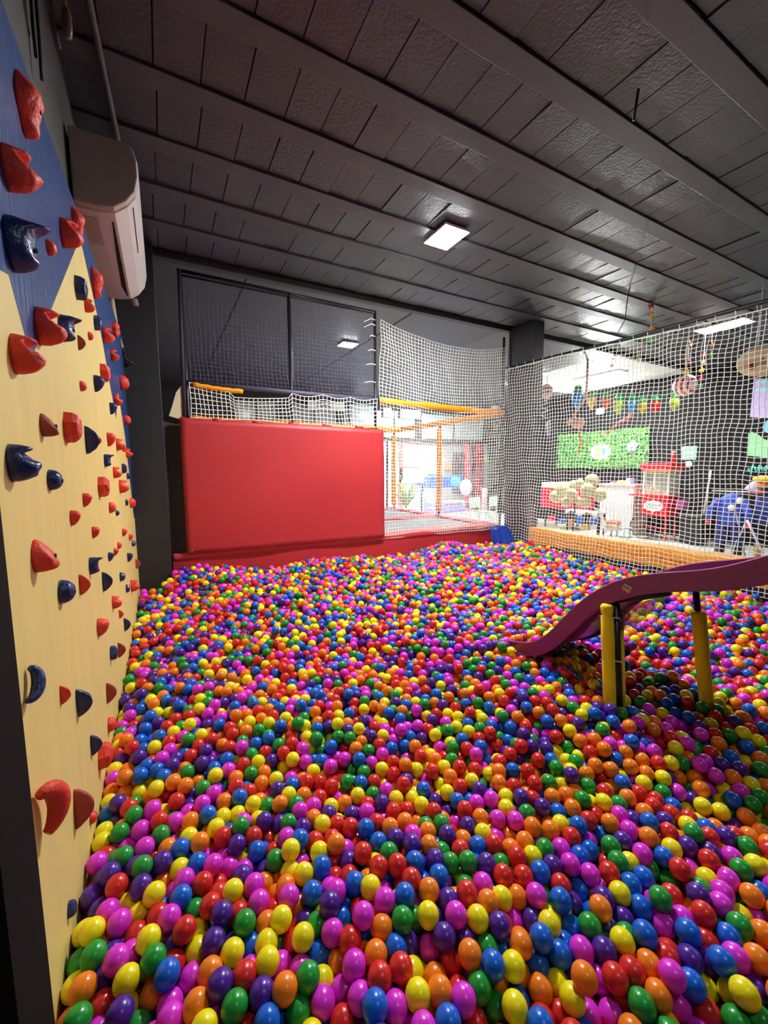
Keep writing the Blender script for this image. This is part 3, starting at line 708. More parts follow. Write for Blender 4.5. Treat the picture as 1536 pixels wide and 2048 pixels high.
# the 300 largest are balls of their own
SV, ST, SQ = sphere(36, 20)
bm_me = []
for k in range(7):
    me = bpy.data.meshes.new('ball'); me.from_pydata((SV*RBALL).tolist(), [], ST.tolist()+SQ.tolist())
    me.polygons.foreach_set('use_smooth', [True]*len(me.polygons)); me.materials.append(BM[k]); me.update(); bm_me.append(me)
used_l = {}
for i in pick:
    best = {}
    for j in vis:
        if j == i: continue
        du, dv = U_[j]-U_[i], V_[j]-V_[i]; dd = du*du+dv*dv
        s = ('r' if du > 0 else 'l') if abs(du) > abs(dv) else ('f' if dv > 0 else 'b')
        if s not in best or dd < best[s][0]: best[s] = (dd, BC[col[j]][0])
    nm = BC[col[i]][0]; g = lambda s: best[s][1] if s in best else 'none'
    lab = '%s ball with %s ball left, %s right, %s behind' % (nm, g('l'), g('r'), g('b'))
    lab = lab+(', %s in front' % g('f') if 'f' in best else ', cut by the bottom edge')
    lab = lab.replace('none ball left', 'no ball left').replace('none', 'no ball')
    o = bpy.data.objects.new('ball', bm_me[col[i]]); S.collection.objects.link(o); o.location = P_[i]
    o.rotation_euler = tuple(rng.uniform(0, 6, 3))
    if lab in used_l: lab = lab+(', further left' if U_[i] < used_l[lab] else ', further right')
    used_l[lab] = U_[i]
    tag(o, lab, 'ball', 'large balls in the foreground of the pit')
rest = np.setdiff1d(np.arange(len(P_)), pick)
VV, T3, Q4, MI3, MI4 = [], [], [], [], []; base = 0
for lo, hi, n, m in ((0, 1.5, 28, 16), (1.5, 2.6, 20, 12), (2.6, 4.2, 14, 9), (4.2, 99, 11, 7)):
    ids = rest[(dist[rest] >= lo) & (dist[rest] < hi)]; sv, st, sq = sphere(n, m); nv = len(sv)
    if not len(ids): continue
    VV.append((sv[None]*RBALL+P_[ids][:, None]).reshape(-1, 3)); o_ = (base+np.arange(len(ids))*nv)[:, None, None]
    T3.append((st[None]+o_).reshape(-1, 3)); Q4.append((sq[None]+o_).reshape(-1, 4))
    MI3.append(np.repeat(col[ids], len(st))); MI4.append(np.repeat(col[ids], len(sq))); base += nv*len(ids)
VV = np.concatenate(VV); T3 = np.concatenate(T3); Q4 = np.concatenate(Q4); MI = np.concatenate(MI3+MI4)
me = bpy.data.meshes.new('balls'); me.vertices.add(len(VV)); me.vertices.foreach_set('co', VV.ravel())
me.loops.add(T3.size+Q4.size); me.loops.foreach_set('vertex_index', np.concatenate([T3.ravel(), Q4.ravel()]))
me.polygons.add(len(T3)+len(Q4)); me.polygons.foreach_set('loop_start', np.concatenate([np.arange(len(T3))*3, T3.size+np.arange(len(Q4))*4]))
for m_ in BM: me.materials.append(m_)
me.polygons.foreach_set('material_index', MI); me.polygons.foreach_set('use_smooth', np.ones(len(MI), bool)); me.update(calc_edges=True)
o = bpy.data.objects.new('pit_balls', me); S.collection.objects.link(o)
tag(o, 'thousands of mixed colour plastic balls filling the pit behind the nearest ones', 'balls', kind='stuff')
# padded bed under the balls
mb = MB(); gx, gy = 45, 44
vs = [Vector((-.33+5.5*i/gx, -.1+5.28*j/gy, 0)) for j in range(gy+1) for i in range(gx+1)]
hh = H(np.array([v.x for v in vs]), np.array([v.y for v in vs]))
for v, h in zip(vs, hh): v.z = h-DEP-.004
mb.add(vs, [(j*(gx+1)+i, j*(gx+1)+i+1, (j+1)*(gx+1)+i+1, (j+1)*(gx+1)+i) for j in range(gy) for i in range(gx)], 0, True)
struct(mb.build('floor_pit', M_blackm, fix=False))

struct(MB().box((XW, Y0, FLOOR), (5.19, .06, -1.36)).build('floor_ledge', mat('charcoal foam step', (48, 48, 52), .8)))
# ------------------------------------------------------------------ lamps one can see
def emat(name, e, rgb=(248, 252, 255)):
    return mat(name, rgb, emis=e)
def panel(name, pts, e, label, z=CEIL-.008):
    pts = [Vector(p) for p in pts]; c = sum(pts, Vector())/4
    t = thing(name, label, 'ceiling light', (c.x, c.y, CEIL))
    MB().prism([(p.x, p.y, z-.02) for p in pts], (0, 0, .022)).build('frame', M_white, t)
    MB().prism([(c.x+(p.x-c.x)*.94, c.y+(p.y-c.y)*.94, z-.024) for p in pts], (0, 0, .003)).build('diffuser', emat('diffuser %g' % e, e), t)
    return t
panel('ceiling_light', [(2.47, 3.29, 0), (2.76, 3.29, 0), (2.76, 3.66, 0), (2.47, 3.66, 0)], PANEL_E, 'square white panel light on the dark ceiling over the pit')
panel('ceiling_light', [(3.0, 7.0, 0), (3.3, 7.0, 0), (3.3, 7.3, 0), (3.0, 7.3, 0)], PANEL_E*.3, 'glowing square light on the ceiling beyond the lavender net')
panel('ceiling_light', [(8.0, 3.05, 0), (8.4, 3.05, 0), (8.4, 3.75, 0), (8.0, 3.75, 0)], PANEL_E*.16, 'long bright panel light just above the top of the right net')
panel('ceiling_light', [(9.6, 6.0, 0), (10.0, 6.0, 0), (10.0, 7.2, 0), (9.6, 7.2, 0)], PANEL_E*.2, 'tall glare of a panel light on the white hall ceiling')
t = thing('spot_lamp', 'small round glowing lamp near the top of the dark pillar', 'lamp', (8.32, 7.04, CEIL))
MB().lathe([(0, 0), (.12, 0), (.12, -.03), (0, -.03)], 20, c=(8.32, 7.04, CEIL)).build('housing', M_white, t)
MB().lathe([(0, 0), (.10, 0), (.10, -.012), (0, -.012)], 20, c=(8.32, 7.04, CEIL-.03)).build('diffuser', emat('diffuser spot', 40), t)
p = at(1200, 822, x=11.42)
t = thing('flood_lamp', 'glowing flood lamp mounted on the black wall over the hedge panel', 'lamp', p)
MB().box((11.44, p.y-.13, p.z-.1), (11.5, p.y+.13, p.z+.1)).build('housing', M_blackm, t)
MB().box((11.425, p.y-.11, p.z-.08), (11.44, p.y+.11, p.z+.08)).build('diffuser', emat('diffuser flood', 60), t)

# ------------------------------------------------------------------ right-hand hall
def rect_x(px0, py0, px1, py1, x):
    a = at(px0, py0, x=x); b = at(px1, py1, x=x); return min(a.y, b.y), max(a.y, b.y), min(a.z, b.z), max(a.z, b.z)
WX = 11.49
# hedge panel
hp = thing('hedge_panel', 'green artificial hedge panel on the black wall', 'hedge panel', (WX, 7.6, 0))
y0, y1, z0, z1 = rect_x(1120, 870, 1298, 935, WX)
M_leaf = mat('green leaves', (70, 150, 60), .6, noise=.5, nscale=12)
M_leaf2 = mat('light green leaves', (130, 200, 90), .6)
MB().box((WX-.05, y0, z0), (WX, y1, z1)).build('backing', mat('dark leaves', (35, 85, 38), .8, noise=.4, nscale=14), hp)
mb = MB(); rr = random.Random(9)
for k in range(2600):
    y = rr.uniform(y0, y1); z = rr.uniform(z0, z1); s = rr.uniform(.02, .045); a = rr.uniform(0, 6.28); tl_ = rr.uniform(-.03, .03)
    u = Vector((tl_, math.cos(a), math.sin(a)))*s; v = Vector((rr.uniform(-.03, .03)*20, -math.sin(a), math.cos(a)))*s*.5; c = Vector((WX-.06-rr.random()*.05, y, z))
    mb.add([c-u, c+v, c+u, c-v], [(0, 1, 2, 3)], 0 if rr.random() < .7 else 1)
lf = mb.build('leaves', [M_leaf, M_leaf2], hp, fix=False); lf['kind'] = 'stuff'
# glowing cloud sign
def cloud(c, ry, rz, x, n=10, amp=.16, ph=0):
    return [(x, c.y+ry*math.cos(q)*(1+amp*abs(math.sin(q*n/2+ph))), c.z+rz*math.sin(q)*(1+amp*abs(math.sin(q*n/2+ph)))) for q in (2*PI*k/60 for k in range(60))]
def text(name, s, size, loc, m, parent, ext=.004, rot=None):
    cu = bpy.data.curves.new(name, 'FONT'); cu.body = s; cu.size = size; cu.extrude = ext; cu.align_x = 'CENTER'; cu.align_y = 'CENTER'
    cu.materials.append(m); o = bpy.data.objects.new(name, cu); S.collection.objects.link(o)
    o.rotation_euler = rot or (PI/2, 0, -PI/2); o.location = Vector(loc)
    dg = bpy.context.evaluated_depsgraph_get(); me = bpy.data.meshes.new_from_object(o.evaluated_get(dg)); q = o
    o = bpy.data.objects.new(name, me); o.rotation_euler = q.rotation_euler; o.location = q.location; bpy.data.objects.remove(q); o.name = name; S.collection.objects.link(o)
    if not me.materials: me.materials.append(m)
    if parent is not None: o.parent = parent; o.matrix_parent_inverse = Matrix.Translation(-Vector(parent.location))
    return o
c = at(1200, 904, x=WX-.12)
sg = thing('light_sign', 'glowing white cloud sign with orange and blue lettering on the hedge', 'sign', c)
M_glow = emat('sign glow white', 6, (255, 250, 240)); M_or = mat('sign orange', (240, 150, 30), .4, emis=.6); M_cy = mat('sign blue', (60, 150, 230), .4, emis=.6)
MB().prism(cloud(c, .27, .20, c.x), (.03, 0, 0)).build('backlight', M_glow, sg)
MB().prism(cloud(c, .22, .15, c.x-.012), (.01, 0, 0)).build('face', mat('sign white', (245, 245, 240), .4), sg)
mb = MB().tube([(c.x-.02, c.y+.10+.09*math.cos(q), c.z+.10*math.sin(q)) for q in (math.radians(d) for d in range(50, 311, 20))], .018, 6); mb.build('orange_arc', M_or, sg)
MB().tube([(c.x-.02, c.y+.10, c.z+.11), (c.x-.02, c.y-.02, c.z+.12)], .014, 6).build('orange_arc', M_or, sg)
MB().box((c.x-.025, c.y-.17, c.z-.07), (c.x-.012, c.y-.06, c.z+.11)).build('blue_letter', M_cy, sg)
for s_ in (1, -1):
    MB().prism([(c.x-.02, c.y+.04, c.z+s_*.19), (c.x-.02, c.y-.04, c.z+s_*.19), (c.x-.02, c.y+.0, c.z+s_*.29)], (.01, 0, 0)).build('star_point', M_or, sg)
text('lettering', 'CRASH!', .085, (c.x-.016, c.y+.02, c.z+.01), M_or, sg)
# flower
c = at(1265, 893, x=WX-.13); fl = thing('wall_flower', 'pale lilac five-petal flower on the hedge right of the glowing sign', 'flower', c)
M_lil = mat('pale lilac', (150, 158, 205), .5, emis=0)
for k in range(5):
    q = PI/2+k*2*PI/5; MB().lathe([(0, 0), (.075, 0), (.075, .015), (0, .02)], 16, c=(c.x, c.y+.085*math.cos(q), c.z+.085*math.sin(q)), M=Matrix.Rotation(-PI/2, 4, 'Y')).build('petal', M_lil, fl)
MB().ball((c.x-.02, c.y, c.z), .035, 12, 8).build('centre', mat('flower centre', (235, 240, 245), .5), fl)
# murals on the black wall
def mural(name, pts, col_, lab, cat='wall painting'):
    P3 = [at(px, py, x=WX) for px, py in pts]
    o = MB().prism([tuple(p) for p in P3], (-.006, 0, 0)).build(name, mat('paint '+lab[:12], col_, .6)); return tag(o, lab, cat)
mural('painted_block', [(1508, 757), (1560, 757), (1560, 838), (1500, 834)], (190, 170, 225), 'lavender painted block on the black wall at the right edge')
mural('painted_hill', [(1497, 868), (1503, 863), (1515, 868), (1528, 878), (1545, 884), (1560, 884), (1560, 918), (1494, 911)], (140, 225, 150), 'mint green painted hill on the black wall at the right edge')
mural('painted_sun', [(1525, 855), (1528, 846), (1536, 840), (1560, 838), (1560, 878), (1540, 868), (1530, 864)], (120, 190, 245), 'sky blue painted half disc above the mint hill')
for k, (yy, lab) in enumerate(((762, 'upper pale aqua cloud over the lavender block'), (777, 'lower pale aqua cloud over the lavender block'))):
    c = at(1533, yy, x=WX-.01); tag(MB().ball(c, .16, 16, 8, sx=.12, sy=1.2, sz=.35).build('cloud_relief', mat('pale aqua', (150, 210, 222), .5)), lab, 'cloud')
pts = [at(1497+k*3.2, 937+9*math.sin(k*1.5)*(1-k*.02), x=WX-.01) for k in range(15)]
tag(MB().tube(pts, .02, 6).build('painted_squiggle', mat('turquoise', (90, 215, 210), .5)), 'turquoise zigzag squiggle below the mint hill', 'wall painting')
c = at(1378, 906, x=WX); t = thing('safety_sign', 'pale green safety poster on the black wall above a round sticker', 'sign', c)
MB().box((WX-.008, c.y-.17, c.z-.17), (WX, c.y+.17, c.z+.17)).build('board', mat('pale green board', (120, 170, 140), .5), t)
for z_, h_, w_ in ((.12, .03, .24), (.0, .05, .20), (-.10, .025, .26)): MB().box((WX-.011, c.y-w_/2, c.z+z_-h_/2), (WX-.008, c.y+w_/2, c.z+z_+h_/2)).build('print_bar', mat('pale print', (215, 240, 225), .5), t)
c = at(1377, 929, x=WX); tag(MB().lathe([(0, 0), (.085, 0), (.085, .01), (0, .01)], 24, c=c, M=Matrix.Rotation(-PI/2, 4, 'Y')).build('round_sticker', mat('cream paper', (240, 225, 215), .6)), 'round cream sticker on the black wall', 'sticker')

# popcorn cart
CXx = 10.35
pa = at(1281, 1035, x=CXx); pb = at(1334, 1035, x=CXx); ya_, yb2 = pb.y, pa.y; W_ = yb2-ya_
zf = FLOOR
def zz(py, px=1307): return at(px, py, x=CXx).z
ct = thing('popcorn_cart', 'red popcorn cart with glass cabinet and spoked wheel', 'popcorn cart', (CXx, ya_+W_/2, zf))
M_cr = mat('cart red', (215, 25, 45), .35); M_cream = mat('cart cream', (235, 225, 200), .4)
zb0, zb1, zc1, zr = zz(1033), zz(991), zz(939), zz(926)
MB().box((CXx, ya_, zb0), (CXx+.5, yb2, zb1)).build('body', M_cr, ct, bevel=.01)
MB().box((CXx-.03, ya_-.03, zb1-.03), (CXx+.53, yb2+.30, zb1+.012)).build('shelf', M_cr, ct, bevel=.01)
for x in (CXx+.015, CXx+.47):
    for y in (ya_+.015, yb2-.03): MB().box((x, y, zb1), (x+.035, y+.035, zc1)).build('corner_post', M_cream, ct)
M_gl = mat('cabinet glass', (200, 205, 195), .05, alpha=.25, spec=.8)
MB().box((CXx+.02, ya_+.05, zb1+.02), (CXx+.026, yb2-.03, zc1)).build('glass_pane', M_gl, ct)
MB().box((CXx+.05, ya_+.02, zb1+.02), (CXx+.47, ya_+.026, zc1)).build('glass_pane', M_gl, ct)
MB().box((CXx-.01, ya_-.01, zc1-.06), (CXx+.51, yb2+.01, zc1)).build('name_band', mat('orange cream band', (245, 190, 120), .5), ct)
MB().box((CXx-.06, ya_-.06, zc1), (CXx+.56, yb2+.06, zr)).build('roof', M_cr, ct, bevel=.02)
MB().box((CXx+.47, ya_+.03, zb1), (CXx+.48, yb2-.03, zc1)).build('back_panel', mat('cart back', (120, 115, 100), .5), ct)
mb = MB(); rr = random.Random(4)
for k in range(160):
    y = rr.uniform(ya_+.06, yb2-.06); mb.ball((rr.uniform(CXx+.05, CXx+.42), y, zb1+.03+rr.random()*.05*(1+(y-ya_)/W_)), .02, 6, 4)
pc_ = mb.build('popcorn', mat('popcorn', (250, 235, 170), .8)); tag(pc_, 'heap of popcorn inside the cart cabinet', 'popcorn', kind='stuff')
for k, (dy, c_, lab) in enumerate(((.55, (235, 60, 40), 'red snack box leaning inside the cart cabinet'), (.38, (245, 200, 30), 'yellow snack box leaning inside the cart cabinet'))):
    M = Matrix.Translation((CXx+.12, ya_+W_*dy+.1, zb1+.15))@Matrix.Rotation(.35, 4, 'X'); tag(MB().box((-.03, -.11, -.025), (.03, .11, .025), M=M).build('snack_box', mat(lab, c_, .5)), lab, 'box')
for y in (ya_+.02, yb2-.06): MB().box((CXx+.02, y, zf), (CXx+.06, y+.04, zb0)).build('leg', M_cr, ct) if y < yb2-.2 else MB().box((CXx+.02, y, zf+.3), (CXx+.06, y+.04, zb0)).build('leg', M_cr, ct)
MB().box((CXx+.44, ya_+.02, zf), (CXx+.48, ya_+.06, zb0)).build('leg', M_cr, ct)
MB().box((CXx+.02, ya_+.02, zf+.28), (CXx+.05, yb2+.1, zf+.32)).build('axle_bar', M_cr, ct)
wc = Vector((CXx-.02, yb2-.08, zf+.31)); wr = .30
M_wh = mat('wheel brown', (58, 40, 34), .5)
wh = MB().tube([wc+Vector((0, wr*math.cos(q), wr*math.sin(q))) for q in (2*PI*k/32 for k in range(33))], .016, 6, cap=False).build('wheel', M_wh, ct)
mb = MB()
for k in range(12): q = 2*PI*k/12; mb.tube([wc, wc+Vector((0, wr*math.cos(q), wr*math.sin(q)))], .007, 5)
mb.build('spokes', M_wh, wh); MB().lathe([(0, -.03), (.04, -.03), (.04, .03), (0, .03)], 12, c=wc, M=Matrix.Rotation(PI/2, 4, 'Y')).build('hub', M_wh, wh)
c = at(1306, 1012, x=CXx-.01)
bd = MB().prism(cloud(c, .20, .12, c.x), (.008, 0, 0)).build('cloud_badge', mat('badge white', (248, 248, 245), .4), ct)
text('badge_lettering', 'CRASH!', .105, (c.x-.004, c.y, c.z+.02), mat('badge grey', (110, 135, 130), .5), bd)
MB().box((c.x-.004, c.y-.13, c.z-.055), (c.x, c.y+.13, c.z-.04)).build('badge_line', mat('badge teal', (120, 160, 155), .5), bd)
for s_ in (1, -1): MB().prism([(c.x-.003, c.y+.03, c.z+s_*.12), (c.x-.003, c.y-.03, c.z+s_*.12), (c.x-.003, c.y, c.z+s_*.2)], (.004, 0, 0)).build('badge_spark', mat('badge yellow', (250, 215, 110), .5), bd)
c = at(1347, 913, x=CXx+.2); cup = thing('drink_can', 'small red and white can standing on the popcorn cart roof', 'can', (c.x, c.y, zr))
MB().lathe([(0, 0), (.05, 0), (.05, .24), (0, .24)], 14, c=(c.x, c.y, zr)).build('body', mat('can red', (190, 30, 45), .4), cup)
MB().lathe([(0, 0), (.052, 0), (.052, .03), (0, .03)], 14, c=(c.x, c.y, zr+.24)).build('lid', M_white, cup)
tag(MB().box((CXx+.2, ya_-.22, zz(1017)), (CXx+.4, ya_-.06, zz(998))).build('magenta_box', mat('magenta card', (190, 90, 160), .5), bevel=.01), 'magenta box hung on the side of the popcorn cart', 'box')
bn = thing('rubbish_bin', 'tall black lidded bin right of the popcorn cart', 'bin', (10.6, ya_-.45, zf))
MB().prism([(10.4, ya_-.66, zf), (10.8, ya_-.66, zf), (10.8, ya_-.24, zf), (10.4, ya_-.24, zf)], (0, 0, .62)).build('body', M_blackm, bn, bevel=.03)
MB().box((10.37, ya_-.69, zf+.62), (10.83, ya_-.21, zf+.70)).build('lid', mat('grey bin lid', (70, 72, 76), .4), bn, bevel=.03)
a = at(1422, 940, x=11.4); b = at(1398, 1078, x=10.9); b.z = zf+.01
tag(MB().tube([a, b], .022, 8).build('leaning_pole', mat('cream pole', (225, 222, 200), .5)), 'cream pole leaning against the black wall', 'pole')
# white counter
y0, y1, z0, z1 = rect_x(1198, 967, 1263, 1066, 10.6)
cn = thing('white_counter', 'white panelled counter left of the popcorn cart', 'counter', (10.9, (y0+y1)/2, zf))
MB().box((10.6, y0, zf), (11.2, y1, z1-.04)).build('body', mat('counter white', (226, 228, 222), .45), cn)
MB().box((10.56, y0-.03, z1-.04), (11.23, y1+.03, z1)).build('top', M_white, cn, bevel=.008)
mb = MB()
for k in range(9): mb.box((10.594, y0+.05+k*(y1-y0-.1)/8, zf+.05), (10.6, y0+.06+k*(y1-y0-.1)/8, z1-.08))
mb.build('panel_groove', mat('grey groove', (170, 175, 172), .6), cn)
def on_counter(px, col_, w_, h_, name, lab, cat):
    c = at(px, 966, x=10.75); tag(MB().box((10.7, c.y-w_/2, z1), (10.9, c.y+w_/2, z1+h_)).build(name, mat(lab, col_, .5), bevel=.015), lab, cat)
on_counter(1246, (235, 225, 90), .28, .09, 'snack_tray', 'yellow topped tray on the white counter', 'tray')
on_counter(1226, (210, 120, 150), .10, .05, 'gift_box', 'small pink box on the white counter', 'box')
on_counter(1259, (170, 150, 215), .13, .16, 'paper_bag', 'lilac paper bag on the right end of the white counter', 'bag')
# red counter with cream cloth
y0, y1, z0, z1 = rect_x(1083, 966, 1158, 1022, 9.9)
rc = thing('red_table', 'table covered by a red cloth with a cream top cloth', 'table', (10.2, (y0+y1)/2, zf))
MB().box((9.9, y0, z0), (10.6, y1, z1)).build('cloth', mat('crimson cloth', (205, 25, 60), .7, bump=.3, bscale=12), rc, bevel=.03)
MB().box((9.88, y0+.1, z1-.14), (10.62, y1, z1+.02)).build('top_cloth', mat('cream cloth', (232, 222, 200), .7, bump=.2, bscale=12), rc, bevel=.03)
for y in (y0+.1, y1-.1):
    for x in (9.98, 10.5): MB().box((x, y-.02, zf), (x+.04, y+.02, z0+.02)).build('leg', M_blackm, rc)
# balloon cluster
M_bal = mat('khaki balloon', (188, 178, 128), .3, spec=.6)
bl = [(1184,962,14,9.3,'topmost'),(1175,981,14.5,9.1,'large central'),(1199,989,13.5,9.3,'rightmost'),(1125,980,14,9.3,'upper left'),(1112,993,13,9.2,'leftmost'),(1143,989,12,9.05,'middle left'),(1160,966,8.5,9.5,'small upper'),(1147,970,9.5,9.5,'small dark upper left'),(1133,1004,10.5,9.1,'lower left'),(1171,1005,11,9.0,'lowest'),(1157,1002,8.5,9.2,'small lower middle')]
for px, py, rp, x, wd in bl:
    c = at(px, py, x=x); d = proj(c)[2]; r = rp*d/F*.95
    t = thing('balloon', '%s khaki balloon of the cluster behind the right net' % wd, 'balloon', c, 'khaki balloons')
    MB().ball(c, r, 18, 12, sz=1.08).build('skin', M_bal, t); MB().lathe([(0, 0), (.012, 0), (.004, .03), (0, .03)], 8, c=(c.x, c.y, c.z-r*1.08-.02)).build('knot', M_bal, t)
c1 = at(1151, 1068, z=FLOOR); c2 = at(1199, 1075, z=FLOOR)
for px, x, lab in ((1151, 9.2, 'thin black stand left under the khaki balloons'), (1199, 9.4, 'thin black stand right under the khaki balloons')):
    c = at(px, 985, x=x); t = thing('balloon_stand', lab, 'stand', (c.x, c.y, zf), 'balloon stands')
    MB().tube([(c.x, c.y, zf+.02), (c.x, c.y, c.z+.12)], .018, 8).build('pole', M_blackm, t); MB().lathe([(0, 0), (.16, 0), (.16, .02), (0, .03)], 18, c=(c.x, c.y, zf)).build('base', M_blackm, t)
# small table with white cloth and toys underneath
y0, y1, z0, z1 = rect_x(1136, 1018, 1206, 1030, 9.7)
tb = thing('white_table', 'table with a white cloth under the khaki balloons', 'table', (10, (y0+y1)/2, zf))
MB().box((9.62, y0, z1-.03), (9.87, y1, z1)).build('tabletop', M_white, tb)
mb = MB(); n = 24; rs = []
for k in range(2): rs.append([Vector((9.61-.02*math.sin(i*1.9)*k, y0+(y1-y0)*i/n, z1+.004-k*(.10+.06*math.sin(i*.55)))) for i in range(n+1)])
mb.rings(rs, 0, True, False, False); o = mb.build('cloth', mat('white cloth', (240, 240, 238), .8), tb); o.modifiers.new('s', 'SOLIDIFY').thickness = .008
for y in (y0+.05, y1-.05):
    for x in (9.64, 9.84): MB().box((x-.018, y-.018, zf), (x+.018, y+.018, z1-.03)).build('leg', M_blackm, tb)
toys = [(1100, 1037, .16, .12, (225, 40, 70), 'red toy box on the floor left of the balloons'), (1121, 1043, .12, .12, (60, 130, 215), 'small blue toy block left of the table'), (1139, 1046, .09, .16, (240, 130, 60), 'orange toy block beside the table'),
 (1157, 1040, .14, .17, (40, 100, 215), 'blue toy block with a yellow star under the table'), (1184, 1041, .14, .15, (40, 100, 215), 'right blue toy block under the table'), (1166, 1054, .12, .12, (250, 205, 50), 'yellow toy star block on the floor'),
 (1181, 1042, .10, .10, (250, 200, 30), 'yellow toy block before the right blue one'), (1122, 1052, .20, .08, (235, 225, 160), 'cream toy tray on the floor'), (1186, 1052, .16, .05, (240, 240, 240), 'white toy tray under the table')]
for k, (px, py, w_, h_, c_, lab) in enumerate(toys):
    c = at(px, py, x=9.5+.03*k); tag(MB().box((c.x, c.y-w_*.6, c.z-h_*.6), (c.x+.14, c.y+w_*.6, c.z+h_*.6)).build('toy_block', mat('toy %s' % (c_,), c_, .4), bevel=.02), lab, 'toy')
tag(MB().tube([at(1190, 1016, x=9.3), at(1200, 1024, x=9.3), at(1206, 1042, x=9.3), at(1212, 1066, x=9.3)], [.02, .035, .04, .03], 10).build('fabric_swag', M_white), 'white swag of fabric curving down from the balloons', 'fabric')
c = at(1221, 1050, x=9.9); bk = thing('fruit_crate', 'crate of orange and red fruit in front of the white counter', 'crate', c)
MB().box((c.x, c.y-.16, c.z-.14), (c.x+.25, c.y+.16, c.z+.02)).build('crate', mat('crate cream', (215, 195, 160), .6), bk, bevel=.01)
rr = random.Random(6)
for k in range(9): tag(MB().ball((c.x+.06+.06*(k % 3), c.y-.11+.11*(k//3), c.z+.05+.02*rr.random()), .05, 10, 7).build('fruit', mat('fruit orange', (225, 90, 50), .45)), 'orange red round fruit heaped in the crate', 'fruit', 'fruit in the crate')
c = at(1234, 1064, x=10.0); st = thing('plastic_stool', 'pale blue plastic stool in front of the white counter', 'stool', (c.x, c.y, zf))
M_st = mat('pale blue plastic', (160, 195, 215), .4)
MB().box((c.x, c.y-.2, zf+.22), (c.x+.3, c.y+.2, zf+.26)).build('seat', M_st, st, bevel=.015)
for dx in (.02, .28):
    for dy in (-.17, .17): MB().tube([(c.x+dx, c.y+dy, zf), (c.x+dx, c.y+dy*.9, zf+.23)], .02, 8).build('leg', M_st, st)
# costume rack
c = at(1462, 1030, x=9.6)
rk = thing('folding_rack', 'folding rack with crossed grey legs at the right edge', 'rack', (9.6, c.y-.3, zf))
yk = c.y
for y in (yk-.15, yk-1.05):
    MB().tube([(9.3, y, zf), (9.95, y, zf+1.05)], .018, 8).build('leg', M_chrome, rk); MB().tube([(9.95, y, zf), (9.3, y, zf+1.05)], .018, 8).build('leg', M_chrome, rk)
MB().tube([at(1478, 1075, x=9.25), at(1492, 1045, x=9.3)], .014, 8).build('leg', M_chrome, rk)
MB().tube([at(1494, 1040, x=9.2), at(1526, 1108, x=9.2)], .02, 8).build('leg', mat('lilac tube', (195, 180, 225), .4), rk)
MB().tube([(9.62, yk+.35, zf+1.28), (9.62, yk-1.4, zf+1.28)], .016, 8).build('bar', M_chrome, rk)
cs_ = thing('hanging_costume', 'blue padded costume with white trim hanging left on the rack', 'costume', (9.6, yk, zf+.1))
M_cb = mat('blue padded cloth', (38, 70, 180), .6, bump=.4, bscale=25, noise=.3, nscale=6); M_cn = mat('dark blue cloth', (24, 34, 110), .7, bump=.3, bscale=20)
mb = MB()
def ell(z, ry, rx, dy=0, n=18, cx=9.6, cy=None): return [Vector((cx+rx*math.cos(q), (yk if cy is None else cy)+dy+ry*math.sin(q), z)) for q in (2*PI*i/n for i in range(n))]
mb.rings([ell(zf+1.24, .05, .05), ell(zf+1.20, .13, .08), ell(zf+1.12, .22, .11), ell(zf+.95, .21, .13), ell(zf+.75, .20, .12), ell(zf+.62, .21, .12)]); mb.build('jacket', M_cb, cs_)
for dy in (.11, -.11):
    mb = MB(); mb.rings([ell(zf+.66, .115, .11, dy*.9), ell(zf+.45, .10, .10, dy), ell(zf+.22, .085, .085, dy*1.15)]); mb.build('trouser_leg', M_cn, cs_)
    mb = MB(); mb.rings([ell(zf+.24, .08, .08, dy*1.15), ell(zf+.08, .075, .08, dy*1.3), ell(zf+.01, .08, .13, dy*1.35)]); mb.build('boot', mat('dark brown boot', (52, 34, 38), .5), cs_)
for s_ in (1, -1):
    MB().tube([(9.55, yk+s_*.18, zf+1.12), (9.5, yk+s_*.29, zf+.92), (9.48, yk+s_*.30, zf+.72)], [.07, .06, .045], 12).build('sleeve', M_cb, cs_)
    MB().ball((9.47, yk+s_*.30, zf+.66), .05, 12, 8).build('cuff', mat('red cuff', (215, 45, 55), .6), cs_)
MB().ball((9.46, yk-.05, zf+.98), .06, 12, 8, sx=.5).build('white_trim', M_white, cs_); MB().ball((9.48, yk-.16, zf+1.12), .06, 12, 8, sx=.5).build('white_trim', M_white, cs_)
MB().tube([(9.6, yk, zf+1.22), (9.62, yk, zf+1.30)], .008, 6).build('hook', M_chrome, cs_)
for k, (dy, h_, w_, c_, lab) in enumerate([(-.50, .55, .17, (30, 50, 130), 'short blue jacket hanging right of the padded costume'), (-.80, .8, .15, (60, 45, 48), 'brown cloth bag hanging on the rack'), (-1.12, .55, .17, (190, 25, 60), 'crimson cloth hanging at the right end of the rack')]):
    mb = MB(); cy = yk+dy; mb.rings([ell(zf+1.26, .04, .04, cy=cy), ell(zf+1.18, w_*.9, .08, cy=cy), ell(zf+1.0, w_, .1, cy=cy), ell(zf+1.26-h_, w_*1.05, .1, cy=cy)]); o = mb.build('hanging_garment', mat(lab, c_, .7, bump=.4, bscale=20)); tag(o, lab, 'garment')
c = at(1508, 958, x=9.5); tag(MB().lathe([(.13, 0), (.12, .05), (.02, .30), (0, .31)], 18, c=(c.x, c.y, zf+1.31), M=Matrix.Rotation(.35, 4, 'X')).build('party_hat', mat('lilac felt', (190, 170, 205), .7)), 'lilac cone hat on top of the rack', 'hat')
